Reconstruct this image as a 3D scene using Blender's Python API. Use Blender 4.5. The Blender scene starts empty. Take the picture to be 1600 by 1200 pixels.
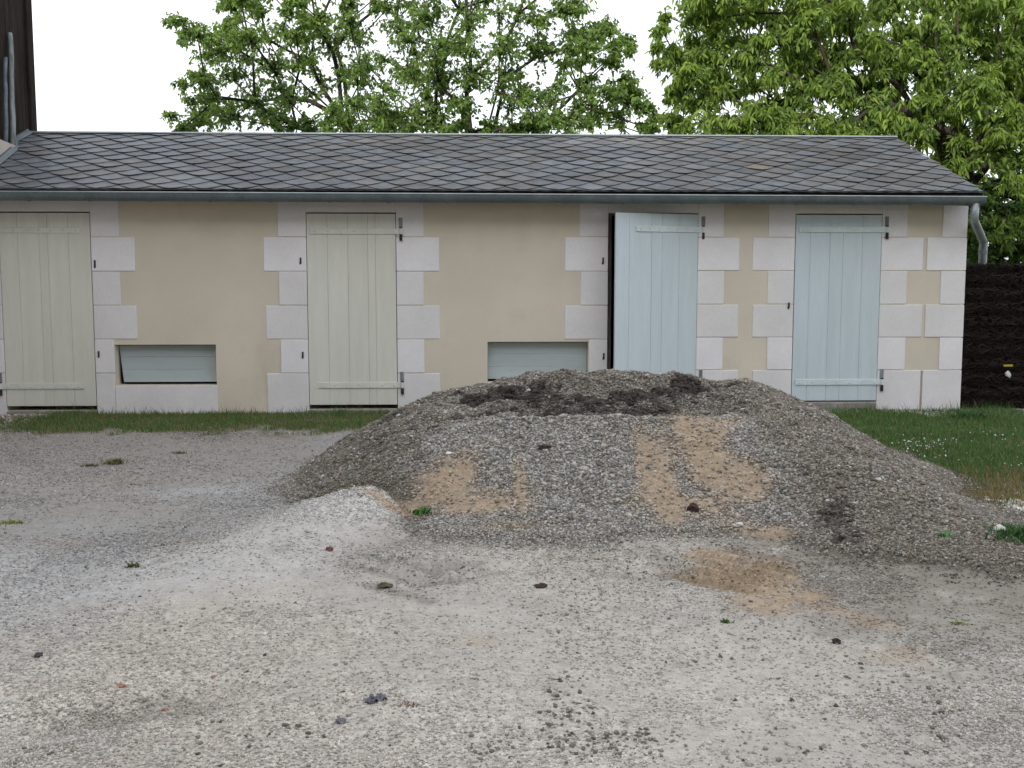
import bpy, bmesh, math, random
import numpy as np
from mathutils import Vector, Matrix

R = math.radians
SC = bpy.context.scene
COL = SC.collection

# ------------------------------------------------------------------ camera, world, sun
CAM_H, CAM_D, F = 1.31, 10.5, 1600.0          # eye height, distance to the wall, focal length in px of a 1600 px frame
YAW, PITCH, ROLL = R(-2.15), R(-5.55), R(0.0)
cam_data = bpy.data.cameras.new("camera")
cam_data.sensor_width = 36; cam_data.lens = 36.0
cam_data.clip_start = 0.05; cam_data.clip_end = 3000
cam = bpy.data.objects.new("camera", cam_data); COL.objects.link(cam)
cam.location = (0, -CAM_D, CAM_H)
cam.rotation_euler = (R(90) + PITCH, ROLL, YAW)
SC.camera = cam
SC.render.resolution_x, SC.render.resolution_y = 1024, 768

SUN_EL, SUN_AZ = R(20), R(200)                # low sun behind the photographer: an unseen building added there shades the yard, the tree tops are lit
world = bpy.data.worlds.new("World"); SC.world = world
world.use_nodes = True
wn, wl = world.node_tree.nodes, world.node_tree.links
bg = wn["Background"]
sky = wn.new("ShaderNodeTexSky"); sky.sky_type = 'NISHITA'; sky.sun_disc = False
sky.sun_elevation = SUN_EL; sky.sun_rotation = SUN_AZ
sky.air_density = 1.0; sky.dust_density = 6.0; sky.ozone_density = 1.0
hs = wn.new("ShaderNodeHueSaturation"); hs.inputs['Saturation'].default_value = 0.30
mixw = wn.new("ShaderNodeMix"); mixw.data_type = 'RGBA'; mixw.inputs['Factor'].default_value = 0.80
mixw.inputs['B'].default_value = (10.2, 10.5, 11.3, 1)     # thin white overcast veil, in the sky texture's own units
wl.new(sky.outputs['Color'], hs.inputs['Color']); wl.new(hs.outputs['Color'], mixw.inputs['A'])
wl.new(mixw.outputs['Result'], bg.inputs['Color'])
bg.inputs['Strength'].default_value = 0.115
sd = bpy.data.lights.new("sun", 'SUN'); sd.energy = 3.6; sd.angle = R(1.5); sd.color = (1.0, 0.93, 0.80)
sun = bpy.data.objects.new("sun", sd); COL.objects.link(sun)
sun_dir = Vector((math.sin(SUN_AZ) * math.cos(SUN_EL), math.cos(SUN_AZ) * math.cos(SUN_EL), math.sin(SUN_EL)))
sun.rotation_euler = sun_dir.to_track_quat('Z', 'Y').to_euler()
SC.view_settings.view_transform = 'Standard'; SC.view_settings.look = 'None'
SC.view_settings.gamma = 1; SC.view_settings.exposure = 0.48
SC.cycles.use_denoising = True
SC.cycles.max_bounces = 8; SC.cycles.transparent_max_bounces = 8
SC.cycles.sample_clamp_indirect = 6

# pixel of the 1600x1200 photograph -> point of the world (measuring aid)
CM = cam.rotation_euler.to_matrix()
def ray(px, py):
    return CM @ Vector(((px - 800) / F, (600 - py) / F, -1.0))
def wp(px, py, Y=0.0):                         # on the vertical plane y = Y
    r = ray(px, py); t = (Y + CAM_D) / r.y
    return Vector((r.x * t, Y, CAM_H + r.z * t))
def gp(px, py, Z=0.0):                         # on the horizontal plane z = Z
    r = ray(px, py); t = (Z - CAM_H) / r.z
    return Vector((r.x * t, -CAM_D + r.y * t, Z))

# ------------------------------------------------------------------ helpers
def tag(o, label=None, cat=None, group=None, kind=None):
    if label: o['label'] = label
    if cat: o['category'] = cat
    if group: o['group'] = group
    if kind: o['kind'] = kind
    return o
def link(name, me, mat=None, parent=None, smooth=False):
    if mat: me.materials.append(mat)
    o = bpy.data.objects.new(name, me); COL.objects.link(o)
    if parent: o.parent = parent
    if smooth: me.shade_smooth()
    return o
def empty(name, loc):
    o = bpy.data.objects.new(name, None); COL.objects.link(o); o.location = loc
    bpy.context.view_layer.update()
    return o
def child_of(o, parent):                       # parent while keeping world coordinates
    o.parent = parent
    o.matrix_parent_inverse = Matrix.Translation(-parent.location) if parent.parent is None else parent.matrix_parent_inverse.copy()
    return o
def from_np(name, V, Fq, col=None, mat=None, parent=None, smooth=False, tris=None):
    """V (n,3), Fq (m,4) quads, tris (k,3); col (n,3) point colours"""
    me = bpy.data.meshes.new(name)
    nq = 0 if Fq is None else len(Fq); nt = 0 if tris is None else len(tris)
    me.vertices.add(len(V)); me.vertices.foreach_set("co", np.asarray(V, dtype=np.float32).ravel())
    loops = []
    if nq: loops.append(np.asarray(Fq, dtype=np.int32).ravel())
    if nt: loops.append(np.asarray(tris, dtype=np.int32).ravel())
    loops = np.concatenate(loops)
    me.loops.add(len(loops)); me.loops.foreach_set("vertex_index", loops)
    me.polygons.add(nq + nt)
    starts = np.concatenate([np.arange(nq, dtype=np.int32) * 4, nq * 4 + np.arange(nt, dtype=np.int32) * 3])
    me.polygons.foreach_set("loop_start", starts)
    if smooth: me.polygons.foreach_set("use_smooth", np.ones(nq + nt, dtype=bool))
    me.update(calc_edges=True)
    if col is not None:
        a = me.color_attributes.new("Col", 'FLOAT_COLOR', 'POINT')
        c = np.ones((len(V), 4), dtype=np.float32); c[:, :col.shape[1]] = col
        a.data.foreach_set("color", c.ravel())
    return link(name, me, mat, parent)

class MB:
    """collects boxes, tubes and prisms in world coordinates; builds ONE mesh object"""
    def __init__(s): s.bm = bmesh.new()
    def box(s, x0, x1, y0, y1, z0, z1, bevel=0, M=None, seg=1):
        vs = [s.bm.verts.new((x, y, z)) for x in (x0, x1) for y in (y0, y1) for z in (z0, z1)]
        fs = [s.bm.faces.new([vs[i] for i in f]) for f in ((0,1,3,2),(4,6,7,5),(0,4,5,1),(2,3,7,6),(0,2,6,4),(1,5,7,3))]
        if bevel:
            es = list({e for f in fs for e in f.edges})
            r = bmesh.ops.bevel(s.bm, geom=es, offset=bevel, segments=seg, affect='EDGES', profile=0.6)
            vs = list({v for f in r['faces'] for v in f.verts} | {v for v in vs if v.is_valid})
        if M is not None:
            for v in vs: v.co = M @ v.co
        return vs
    def tube(s, pts, rad, n=10, caps=True, arc=None):
        pts = [Vector(p) for p in pts]; rings = []
        rads = rad if isinstance(rad, (list, tuple)) else [rad] * len(pts)
        up = None
        for i, p in enumerate(pts):
            d = (pts[min(i + 1, len(pts) - 1)] - pts[max(i - 1, 0)]).normalized()
            if up is None: up = d.orthogonal().normalized()
            else:
                up = (up - d * up.dot(d)); up = up.normalized() if up.length > 1e-6 else d.orthogonal().normalized()
            b = d.cross(up)
            rings.append([s.bm.verts.new(p + (up * math.cos(a) + b * math.sin(a)) * rads[i]) for a in [2 * math.pi * k / n for k in range(n)]])
        for a, b in zip(rings, rings[1:]):
            for k in range(n): s.bm.faces.new((a[k], a[(k + 1) % n], b[(k + 1) % n], b[k]))
        if caps:
            s.bm.faces.new(rings[0][::-1]); s.bm.faces.new(rings[-1])
    def poly(s, pts): return s.bm.faces.new([s.bm.verts.new(p) for p in pts])
    def sphere(s, c, r, seg=8, sc=(1, 1, 1)):
        M = Matrix.Translation(c) @ Matrix.Diagonal((r * sc[0], r * sc[1], r * sc[2], 1))
        bmesh.ops.create_uvsphere(s.bm, u_segments=seg, v_segments=max(4, seg // 2), radius=1, matrix=M)
    def build(s, name, mat, parent=None, smooth=False, local=False):
        bmesh.ops.recalc_face_normals(s.bm, faces=s.bm.faces)
        me = bpy.data.meshes.new(name); s.bm.to_mesh(me); s.bm.free()
        o = link(name, me, mat, smooth=smooth)
        if parent: child_of(o, parent) if not local else setattr(o, 'parent', parent)
        return o

# ------------------------------------------------------------------ numpy noise
def hash2(ix, iy, seed):
    h = (ix.astype(np.int64) * 374761393 + iy.astype(np.int64) * 668265263 + seed * 1442695041) & 0x7fffffff
    h = (h ^ (h >> 13)) * 1274126177 & 0x7fffffff
    return ((h ^ (h >> 16)) & 0xffff) / 65535.0
def vnoise(x, y, seed=0):
    x = np.asarray(x, float); y = np.asarray(y, float)
    ix = np.floor(x); iy = np.floor(y); fx = x - ix; fy = y - iy
    fx = fx * fx * (3 - 2 * fx); fy = fy * fy * (3 - 2 * fy)
    a = hash2(ix, iy, seed); b = hash2(ix + 1, iy, seed); c = hash2(ix, iy + 1, seed); d = hash2(ix + 1, iy + 1, seed)
    return (a + (b - a) * fx) * (1 - fy) + (c + (d - c) * fx) * fy
def fbm(x, y, seed=0, octv=4):
    s = 0; a = 0.5; t = 0
    for o in range(octv):
        s = s + a * vnoise(x * 2 ** o, y * 2 ** o, seed + o * 17); t += a; a *= 0.5
    return s / t
def sstep(a, b, x):
    t = np.clip((x - a) / (b - a), 0, 1); return t * t * (3 - 2 * t)

# ------------------------------------------------------------------ materials
def srgb(r, g, b):
    f = lambda c: (c / 255 / 12.92) if c / 255 <= 0.04045 else ((c / 255 + 0.055) / 1.055) ** 2.4
    return (f(r), f(g), f(b))
def new_mat(name, rough=0.8, spec=0.3, metal=0.0):
    m = bpy.data.materials.new(name); m.use_nodes = True
    nt = m.node_tree; b = nt.nodes["Principled BSDF"]
    b.inputs['Roughness'].default_value = rough; b.inputs['Specular IOR Level'].default_value = spec
    b.inputs['Metallic'].default_value = metal
    return m, nt, b
def nd(nt, t, **kw):
    n = nt.nodes.new(t)
    for k, v in kw.items():
        if k in n.inputs: n.inputs[k].default_value = v
        else: setattr(n, k, v)
    return n
def coords(nt, scale=(1, 1, 1)):
    tc = nt.nodes.new("ShaderNodeTexCoord"); mp = nt.nodes.new("ShaderNodeMapping")
    mp.inputs['Scale'].default_value = scale
    nt.links.new(tc.outputs['Object'], mp.inputs['Vector']); return mp.outputs['Vector']
def noise(nt, vec, scale, detail=4, rough=0.55):
    n = nd(nt, "ShaderNodeTexNoise", Scale=scale, Detail=detail, Roughness=rough)
    nt.links.new(vec, n.inputs['Vector']); return n.outputs['Fac']
def ramp(nt, fac, stops):
    r = nt.nodes.new("ShaderNodeValToRGB"); els = r.color_ramp.elements
    while len(els) < len(stops): els.new(0.5)
    for e, (p, c) in zip(els, stops): e.position = p; e.color = (*c, 1) if len(c) == 3 else c
    nt.links.new(fac, r.inputs['Fac']); return r.outputs['Color']
def mulc(nt, a, b, fac=1.0, mode='MULTIPLY'):
    m = nt.nodes.new("ShaderNodeMix"); m.data_type = 'RGBA'; m.blend_type = mode; m.inputs['Factor'].default_value = fac
    for s, k in ((a, 'A'), (b, 'B')):
        if isinstance(s, tuple): m.inputs[k].default_value = (*s, 1)
        else: nt.links.new(s, m.inputs[k])
    return m.outputs['Result']
def bump(nt, b, h, strength, dist=0.01, prev=None):
    n = nd(nt, "ShaderNodeBump", Strength=strength, Distance=dist)
    nt.links.new(h, n.inputs['Height'])
    if prev: nt.links.new(prev, n.inputs['Normal'])
    nt.links.new(n.outputs['Normal'], b.inputs['Normal']); return n.outputs['Normal']
def mottled(name, base, var=0.12, scale=3, rough=0.8, spec=0.3, metal=0.0, fine=60, bstr=0.3, bdist=0.004, stretch=(1, 1, 1), stain=None):
    m, nt, b = new_mat(name, rough, spec, metal)
    v = coords(nt, stretch)
    n1 = noise(nt, v, scale, 5); n2 = noise(nt, v, fine, 4)
    lo, hi = 1 - var * 1.6, 1 + var * 1.6
    c = mulc(nt, base, ramp(nt, n1, [(0.3, (lo, lo, lo)), (0.7, (hi, hi, hi))]))
    c = mulc(nt, c, ramp(nt, n2, [(0.3, (1 - var, 1 - var, 1 - var * 0.9)), (0.7, (1 + var, 1 + var, 1 + var))]))
    if stain:
        n3 = noise(nt, v, stain[1], 6, 0.65)
        mk = ramp(nt, n3, [(stain[2], (0, 0, 0)), (stain[2] + 0.12, (1, 1, 1))])
        mm = nt.nodes.new("ShaderNodeMix"); mm.data_type = 'RGBA'
        nt.links.new(mk, mm.inputs['Factor']); nt.links.new(c, mm.inputs['A']); mm.inputs['B'].default_value = (*stain[0], 1)
        c = mm.outputs['Result']
    nt.links.new(c, b.inputs['Base Color'])
    bump(nt, b, n2, bstr, bdist)
    return m
M = {}
M['render'] = mottled('lime_render', (0.655, 0.600, 0.495), 0.045, 1.1, 0.95, 0.1, fine=90, bstr=0.7, bdist=0.005, stain=((0.62, 0.56, 0.455), 1.3, .54))
M['stone'] = mottled('white_stone', (0.745, 0.733, 0.738), 0.035, 2.5, 0.9, 0.15, fine=45, bstr=0.3, bdist=0.003)
M['cream_paint'] = mottled('cream_paint', (0.665, 0.67, 0.60), 0.03, 4, 0.55, 0.3, fine=30, bstr=0.25, bdist=0.002, stretch=(3, 3, 0.3))
M['blue_paint'] = mottled('blue_paint', (0.555, 0.645, 0.68), 0.03, 4, 0.55, 0.3, fine=30, bstr=0.25, bdist=0.002, stretch=(3, 3, 0.3))
M['green_paint'] = mottled('grey_green_paint', (0.43, 0.50, 0.50), 0.04, 4, 0.55, 0.3, fine=30, bstr=0.2, bdist=0.002, stretch=(0.4, 3, 3))
M['zinc'] = mottled('zinc', (0.125, 0.155, 0.165), 0.12, 5, 0.45, 0.5, 0.35, fine=25, bstr=0.1)
M['zinc_light'] = mottled('zinc_light', (0.30, 0.34, 0.35), 0.1, 5, 0.45, 0.5, 0.4, fine=25, bstr=0.1)
M['iron'] = mottled('rusty_iron', (0.045, 0.032, 0.028), 0.3, 20, 0.8, 0.3, fine=80)
M['dark_wood'] = mottled('dark_wood', (0.028, 0.022, 0.018), 0.35, 4, 0.9, 0.15, fine=30, stretch=(4, 4, 0.3), bstr=0.6)
M['old_wood'] = mottled('old_wood', (0.12, 0.10, 0.085), 0.3, 5, 0.9, 0.15, fine=40, stretch=(4, 4, 0.3), bstr=0.6)
M['pole_wood'] = mottled('grey_wood', (0.22, 0.24, 0.24), 0.25, 6, 0.85, 0.2, fine=40, stretch=(4, 4, 0.4), bstr=0.5)
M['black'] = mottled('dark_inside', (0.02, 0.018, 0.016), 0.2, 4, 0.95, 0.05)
M['concrete'] = mottled('old_concrete', (0.27, 0.25, 0.23), 0.15, 6, 0.95, 0.1, fine=60, bstr=0.6)
M['barn_render'] = mottled('pale_render', (0.52, 0.47, 0.41), 0.06, 2, 0.95, 0.1, fine=60, bstr=0.5)
M['bark'] = mottled('bark', (0.042, 0.036, 0.031), 0.3, 8, 0.95, 0.1, fine=40, stretch=(2, 2, 0.6), bstr=0.8, bdist=0.01)
def island_tint(m, k=.07):
    nt = m.node_tree; b = nt.nodes["Principled BSDF"]; l = b.inputs['Base Color'].links[0]; src = l.from_socket
    g = nt.nodes.new("ShaderNodeNewGeometry")
    nt.links.new(mulc(nt, src, ramp(nt, g.outputs['Random Per Island'], [(0, (1 - k, 1 - k, 1 - k * 1.3)), (.5, (1, .995, .985)), (1, (1 + k, 1 + k, 1 + k))])), b.inputs['Base Color'])
island_tint(M['stone'], .055); island_tint(M['cream_paint'], .02); island_tint(M['blue_paint'], .02)
M['cream_iron'] = mottled('cream_painted_iron', (0.66, 0.68, 0.62), 0.04, 6, 0.45, 0.4, fine=40)
M['blue_iron'] = mottled('blue_painted_iron', (0.62, 0.70, 0.71), 0.04, 6, 0.45, 0.4, fine=40)
M['mortar'] = mottled('mortar_joint', (0.40, 0.34, 0.27), 0.1, 6, 0.95, 0.1, fine=60)
M['brushwood'] = mottled('brushwood', (0.022, 0.016, 0.013), 0.45, 6, 0.95, 0.1, fine=60, stretch=(1, 1, 1), bstr=0.8, bdist=0.01)

def attr_mat(name, rough=0.85, spec=0.2, var=0.2, scale=80, bstr=0.4, bdist=0.004):
    m, nt, b = new_mat(name, rough, spec)
    at = nt.nodes.new("ShaderNodeAttribute"); at.attribute_name = "Col"
    v = coords(nt); n = noise(nt, v, scale, 4)
    c = mulc(nt, at.outputs['Color'], ramp(nt, n, [(0.3, (1 - var,) * 3), (0.7, (1 + var,) * 3)]))
    nt.links.new(c, b.inputs['Base Color']); bump(nt, b, n, bstr, bdist)
    return m
M['stones'] = attr_mat('stone_chips', 0.85, 0.25, 0.15, 120, 0.3)
M['slate'] = attr_mat('slate', 0.55, 0.4, 0.30, 9, 0.5, 0.004)
M['grass'] = attr_mat('grass_blades', 0.6, 0.25, 0.08, 30, 0.0)
def leaf_mat(name):
    m, nt, b = new_mat(name, 0.5, 0.35)
    at = nt.nodes.new("ShaderNodeAttribute"); at.attribute_name = "Col"
    nt.links.new(at.outputs['Color'], b.inputs['Base Color'])
    tr = nt.nodes.new("ShaderNodeBsdfTranslucent")
    nt.links.new(mulc(nt, at.outputs['Color'], (1.8, 1.7, 0.9)), tr.inputs['Color'])
    mx = nt.nodes.new("ShaderNodeMixShader"); mx.inputs[0].default_value = 0.5
    nt.links.new(b.outputs[0], mx.inputs[1]); nt.links.new(tr.outputs[0], mx.inputs[2])
    nt.links.new(mx.outputs[0], nt.nodes["Material Output"].inputs['Surface'])
    return m
M['leaf'] = leaf_mat('leaf')

def gravel_mat(name, s1=70, s2=190, k=0.45, bs=0.9, dust=False):
    """aggregate: cells with their own grey, two sizes, on the zone colour of the mesh"""
    m, nt, b = new_mat(name, 0.92, 0.15)
    at = nt.nodes.new("ShaderNodeAttribute"); at.attribute_name = "Col"
    v = coords(nt); c = at.outputs['Color']
    wob = nd(nt, "ShaderNodeTexNoise", Scale=40.0, Detail=2.0)
    nt.links.new(v, wob.inputs['Vector'])
    vv = nt.nodes.new("ShaderNodeVectorMath"); vv.operation = 'MULTIPLY_ADD'
    vv.inputs[1].default_value = (0.012,) * 3
    nt.links.new(wob.outputs['Color'], vv.inputs[0]); nt.links.new(v, vv.inputs[2]); v = vv.outputs[0]
    prev = None
    for s, kk, d in ((s1, k, 0.010), (s2, k * 0.8, 0.005)):
        vo = nd(nt, "ShaderNodeTexVoronoi", Scale=float(s)); nt.links.new(v, vo.inputs['Vector'])
        sep = nt.nodes.new("ShaderNodeSeparateColor"); nt.links.new(vo.outputs['Color'], sep.inputs[0])
        c0 = c; c = mulc(nt, c, ramp(nt, sep.outputs[0], [(0.0, (1 - kk * 1.0, 1 - kk, 1 - kk)), (0.55, (1, 1, 1)), (1.0, (1 + kk, 1 + kk, 1 + kk * 0.95))]))
        if dust:
            mm = nt.nodes.new("ShaderNodeMix"); mm.data_type = 'RGBA'
            k2 = nd(nt, "ShaderNodeMath", operation='MULTIPLY'); k2.inputs[1].default_value = .7; nt.links.new(at.outputs['Alpha'], k2.inputs[0])
            nt.links.new(k2.outputs[0], mm.inputs['Factor']); nt.links.new(c, mm.inputs['A']); nt.links.new(c0, mm.inputs['B']); c = mm.outputs['Result']
        inv = nd(nt, "ShaderNodeMath", operation='SUBTRACT'); inv.inputs[0].default_value = 1.0
        nt.links.new(vo.outputs['Distance'], inv.inputs[1])
        prev = bump(nt, b, inv.outputs[0], bs, d, prev)
    n = noise(nt, v, 14, 5, 0.65)
    c = mulc(nt, c, ramp(nt, n, [(0.3, (0.86, 0.85, 0.84)), (0.7, (1.12, 1.12, 1.12))]))
    nt.links.new(c, b.inputs['Base Color'])
    return m
M['ground'] = gravel_mat('fine_gravel', 75, 210, 0.24, 0.5, True)
M['heap'] = gravel_mat('heaped_gravel', 42, 110, 0.40, 0.9, True)

# ------------------------------------------------------------------ relief of the yard and the heap
HX = np.array([-2.2, -1.6, -1.25, -0.9, -0.5, 0.0, 0.5, 1.0, 1.5, 2.0, 2.5, 2.9, 3.4, 4.0])
HD = np.array([3.7, 4.2, 4.7, 5.2, 5.7, 6.2, 6.6, 7.0, 7.4, 7.9, 8.4, 8.9, 9.4])
HT = np.array([
 [0, 0, 0,   0,   0,   0,   0,   0,   0,   0,   0,   0,   0, 0],
 [0, 0, 0,   0,   0,   0,   0,   0,   .00, .00, .00, .00, 0, 0],
 [0, 0, 0,   0,   0,   0,   0,   0,   .00, .02, .04, .03, .00, 0],
 [0, 0, 0,   0,   0,   .02, .04, .01, .02, .12, .12, .05, .00, 0],
 [0, 0, 0,   0,   .03, .17, .21, .20, .22, .26, .19, .05, .00, 0],
 [0, 0, 0,   .09, .23, .39, .43, .43, .44, .39, .25, .06, 0, 0],
 [0, 0, .02, .18, .36, .46, .45, .46, .50, .48, .32, .12, 0, 0],
 [0, 0, .02, .22, .41, .52, .54, .55, .58, .54, .38, .14, 0, 0],
 [0, 0, .01, .21, .42, .60, .67, .67, .65, .59, .40, .14, 0, 0],
 [0, 0, 0,   .10, .28, .45, .54, .54, .50, .45, .28, .08, 0, 0],
 [0, 0, 0,   0,   .08, .20, .27, .27, .24, .18, .08, .0, 0, 0],
 [0, 0, 0,   0,   0,   0,   .03, .03, .02, 0,   0,   0,   0, 0],
 [0, 0, 0,   0,   0,   0,   0,   0,   0,   0,   0,   0,   0, 0]], float)
def cr1(T, axis_pts, q):
    """cubic interpolation along axis 0 of T at positions q (non-uniform grid, Hermite)"""
    i = np.clip(np.searchsorted(axis_pts, q) - 1, 0, len(axis_pts) - 2)
    h = axis_pts[i + 1] - axis_pts[i]; t = np.clip((q - axis_pts[i]) / h, 0, 1)
    return i, t, h
D1 = np.gradient(HT, HD, axis=0); D2 = np.gradient(HT, HX, axis=1); D12 = np.gradient(D1, HX, axis=1)
def heap_raw(x, d):
    i, t, h = cr1(HT, HD, d); j, u, g = cr1(HT, HX, x)
    H = lambda t: (2*t**3 - 3*t**2 + 1, t**3 - 2*t**2 + t, -2*t**3 + 3*t**2, t**3 - t**2)
    a = H(t); b = H(u)
    def row(T, S, ii): return T[ii, j] * b[0] + S[ii, j] * b[1] * g + T[ii, j + 1] * b[2] + S[ii, j + 1] * b[3] * g
    z = row(HT, D2, i) * a[0] + row(D1, D12, i) * a[1] * h + row(HT, D2, i + 1) * a[2] + row(D1, D12, i + 1) * a[3] * h
    out = (x < HX[0]) | (x > HX[-1]) | (d < HD[0]) | (d > HD[-1])
    return np.where(out, 0, np.maximum(z, 0))
def seg_dist(x, y, ax, ay, bx, by):
    vx, vy = bx - ax, by - ay; t = np.clip(((x - ax) * vx + (y - ay) * vy) / (vx * vx + vy * vy), 0, 1)
    return np.hypot(x - ax - t * vx, y - ay - t * vy), t
def ground_z(x, y):
    d = y + CAM_D
    near = np.exp(-((x / 7) ** 4)) * sstep(-9.3, -1.5, y) * 0 + sstep(11.0, 9.4, d) * sstep(9, 6, np.abs(x))
    z = 0.05 * (fbm(x * 0.5, y * 0.5, 3) - 0.5) + 0.034 * (fbm(x * 2.2, y * 2.2, 5) - 0.5) + 0.020 * (fbm(x * 9, y * 9, 7, 3) - 0.5)
    # pale spur left by the loader in front of the heap
    s, t = seg_dist(x, d, -0.62, 6.0, -1.25, 4.5)
    z = z + 0.13 * (1 - 0.75 * t) * np.exp(-(s / 0.30) ** 2)
    # wheel scuffs: curved grooves in the pale gravel, straight ribbed ones in the sand
    for (cx, cd, ang, L, w, n, gap) in ((-0.28, 4.62, -0.80, 0.26, 0.030, 3, 0.10), (-0.05, 4.60, 0.85, 0.20, 0.030, 3, 0.10),
                                        (1.20, 4.62, -0.72, 0.36, 0.036, 5, 0.13)):
        ca, sa = math.cos(ang), math.sin(ang)
        u = (x - cx) * ca + (d - cd) * sa; v = -(x - cx) * sa + (d - cd) * ca
        v = v + 0.03 * np.sin(u * 6 + cx)
        for k in range(n):
            vk = v - (k - (n - 1) / 2) * gap
            z = z - 0.030 * np.exp(-(vk / w) ** 2) * sstep(L * 1.15, L * 0.5, np.abs(u)) + 0.022 * np.exp(-((vk - w * 1.5) / w) ** 2) * sstep(L * 1.15, L * 0.5, np.abs(u))
    # shallow dip lower left
    s, t = seg_dist(x, d, -1.35, 3.02, -0.80, 3.25)
    z = z - 0.045 * np.exp(-(s / 0.09) ** 2)
    return z * near
def heap_z(x, y):
    d = y + CAM_D; h = heap_raw(x, d)
    s_, t_ = seg_dist(x, d, -0.62, 6.0, -1.25, 4.5)
    h = np.maximum(h - 0.10 * np.exp(-(s_ / 0.30) ** 2), 0)
    lump = sstep(0.02, 0.2, h)
    darkzone = sstep(6.35, 6.6, d) * sstep(7.7, 7.3, d) * sstep(-0.5, 0.1, x) * sstep(2.0, 1.7, x)
    h = h + lump * (0.07 * (fbm(x * 2.1, d * 2.1, 21) - 0.5) + 0.055 * (fbm(x * 7, d * 7, 23, 3) - 0.5) + 0.012 * (fbm(x * 25, d * 25, 29, 2) - 0.5))
    h = h + darkzone * (0.15 * (fbm(x * 4.5, d * 6, 31, 3) - 0.5) - 0.01)
    h = h + 0.035 * np.exp(-((d - 6.27) / 0.06) ** 2) * sstep(-0.3, 0.0, x) * sstep(1.5, 1.25, x)      # lip of the pushed-up front
    return h

# colour zones in plan (x, distance from the camera), irregular edges from noise
LIGHT = np.array([0.395, 0.372, 0.335]); DUST = np.array([0.475, 0.442, 0.392]); GREY = np.array([0.355, 0.355, 0.352])
SAND = np.array([0.355, 0.272, 0.190]); SAND2 = np.array([0.42, 0.235, 0.125]); SOIL = np.array([0.062, 0.052, 0.046])
HEAPF = np.array([0.285, 0.268, 0.24]); HEAPR = np.array([0.20, 0.178, 0.147]); HEAPL = np.array([0.170, 0.153, 0.125]); SCUFF = np.array([.30, .285, .25]); GRASSY = np.array([0.10, 0.12, 0.045])
EARTH = np.array([0.20, 0.15, 0.095])
def blob(x, d, cx, cd, rx, rd, ang=0.0, n=0.0, soft=0.25):
    ca, sa = math.cos(ang), math.sin(ang)
    u = ((x - cx) * ca + (d - cd) * sa) / rx; v = (-(x - cx) * sa + (d - cd) * ca) / rd
    r = np.sqrt(u * u + v * v) + n
    return sstep(1 + soft, 1 - soft, r)
def mixin(c, m, col): return c * (1 - m[..., None]) + col * m[..., None]
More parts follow.
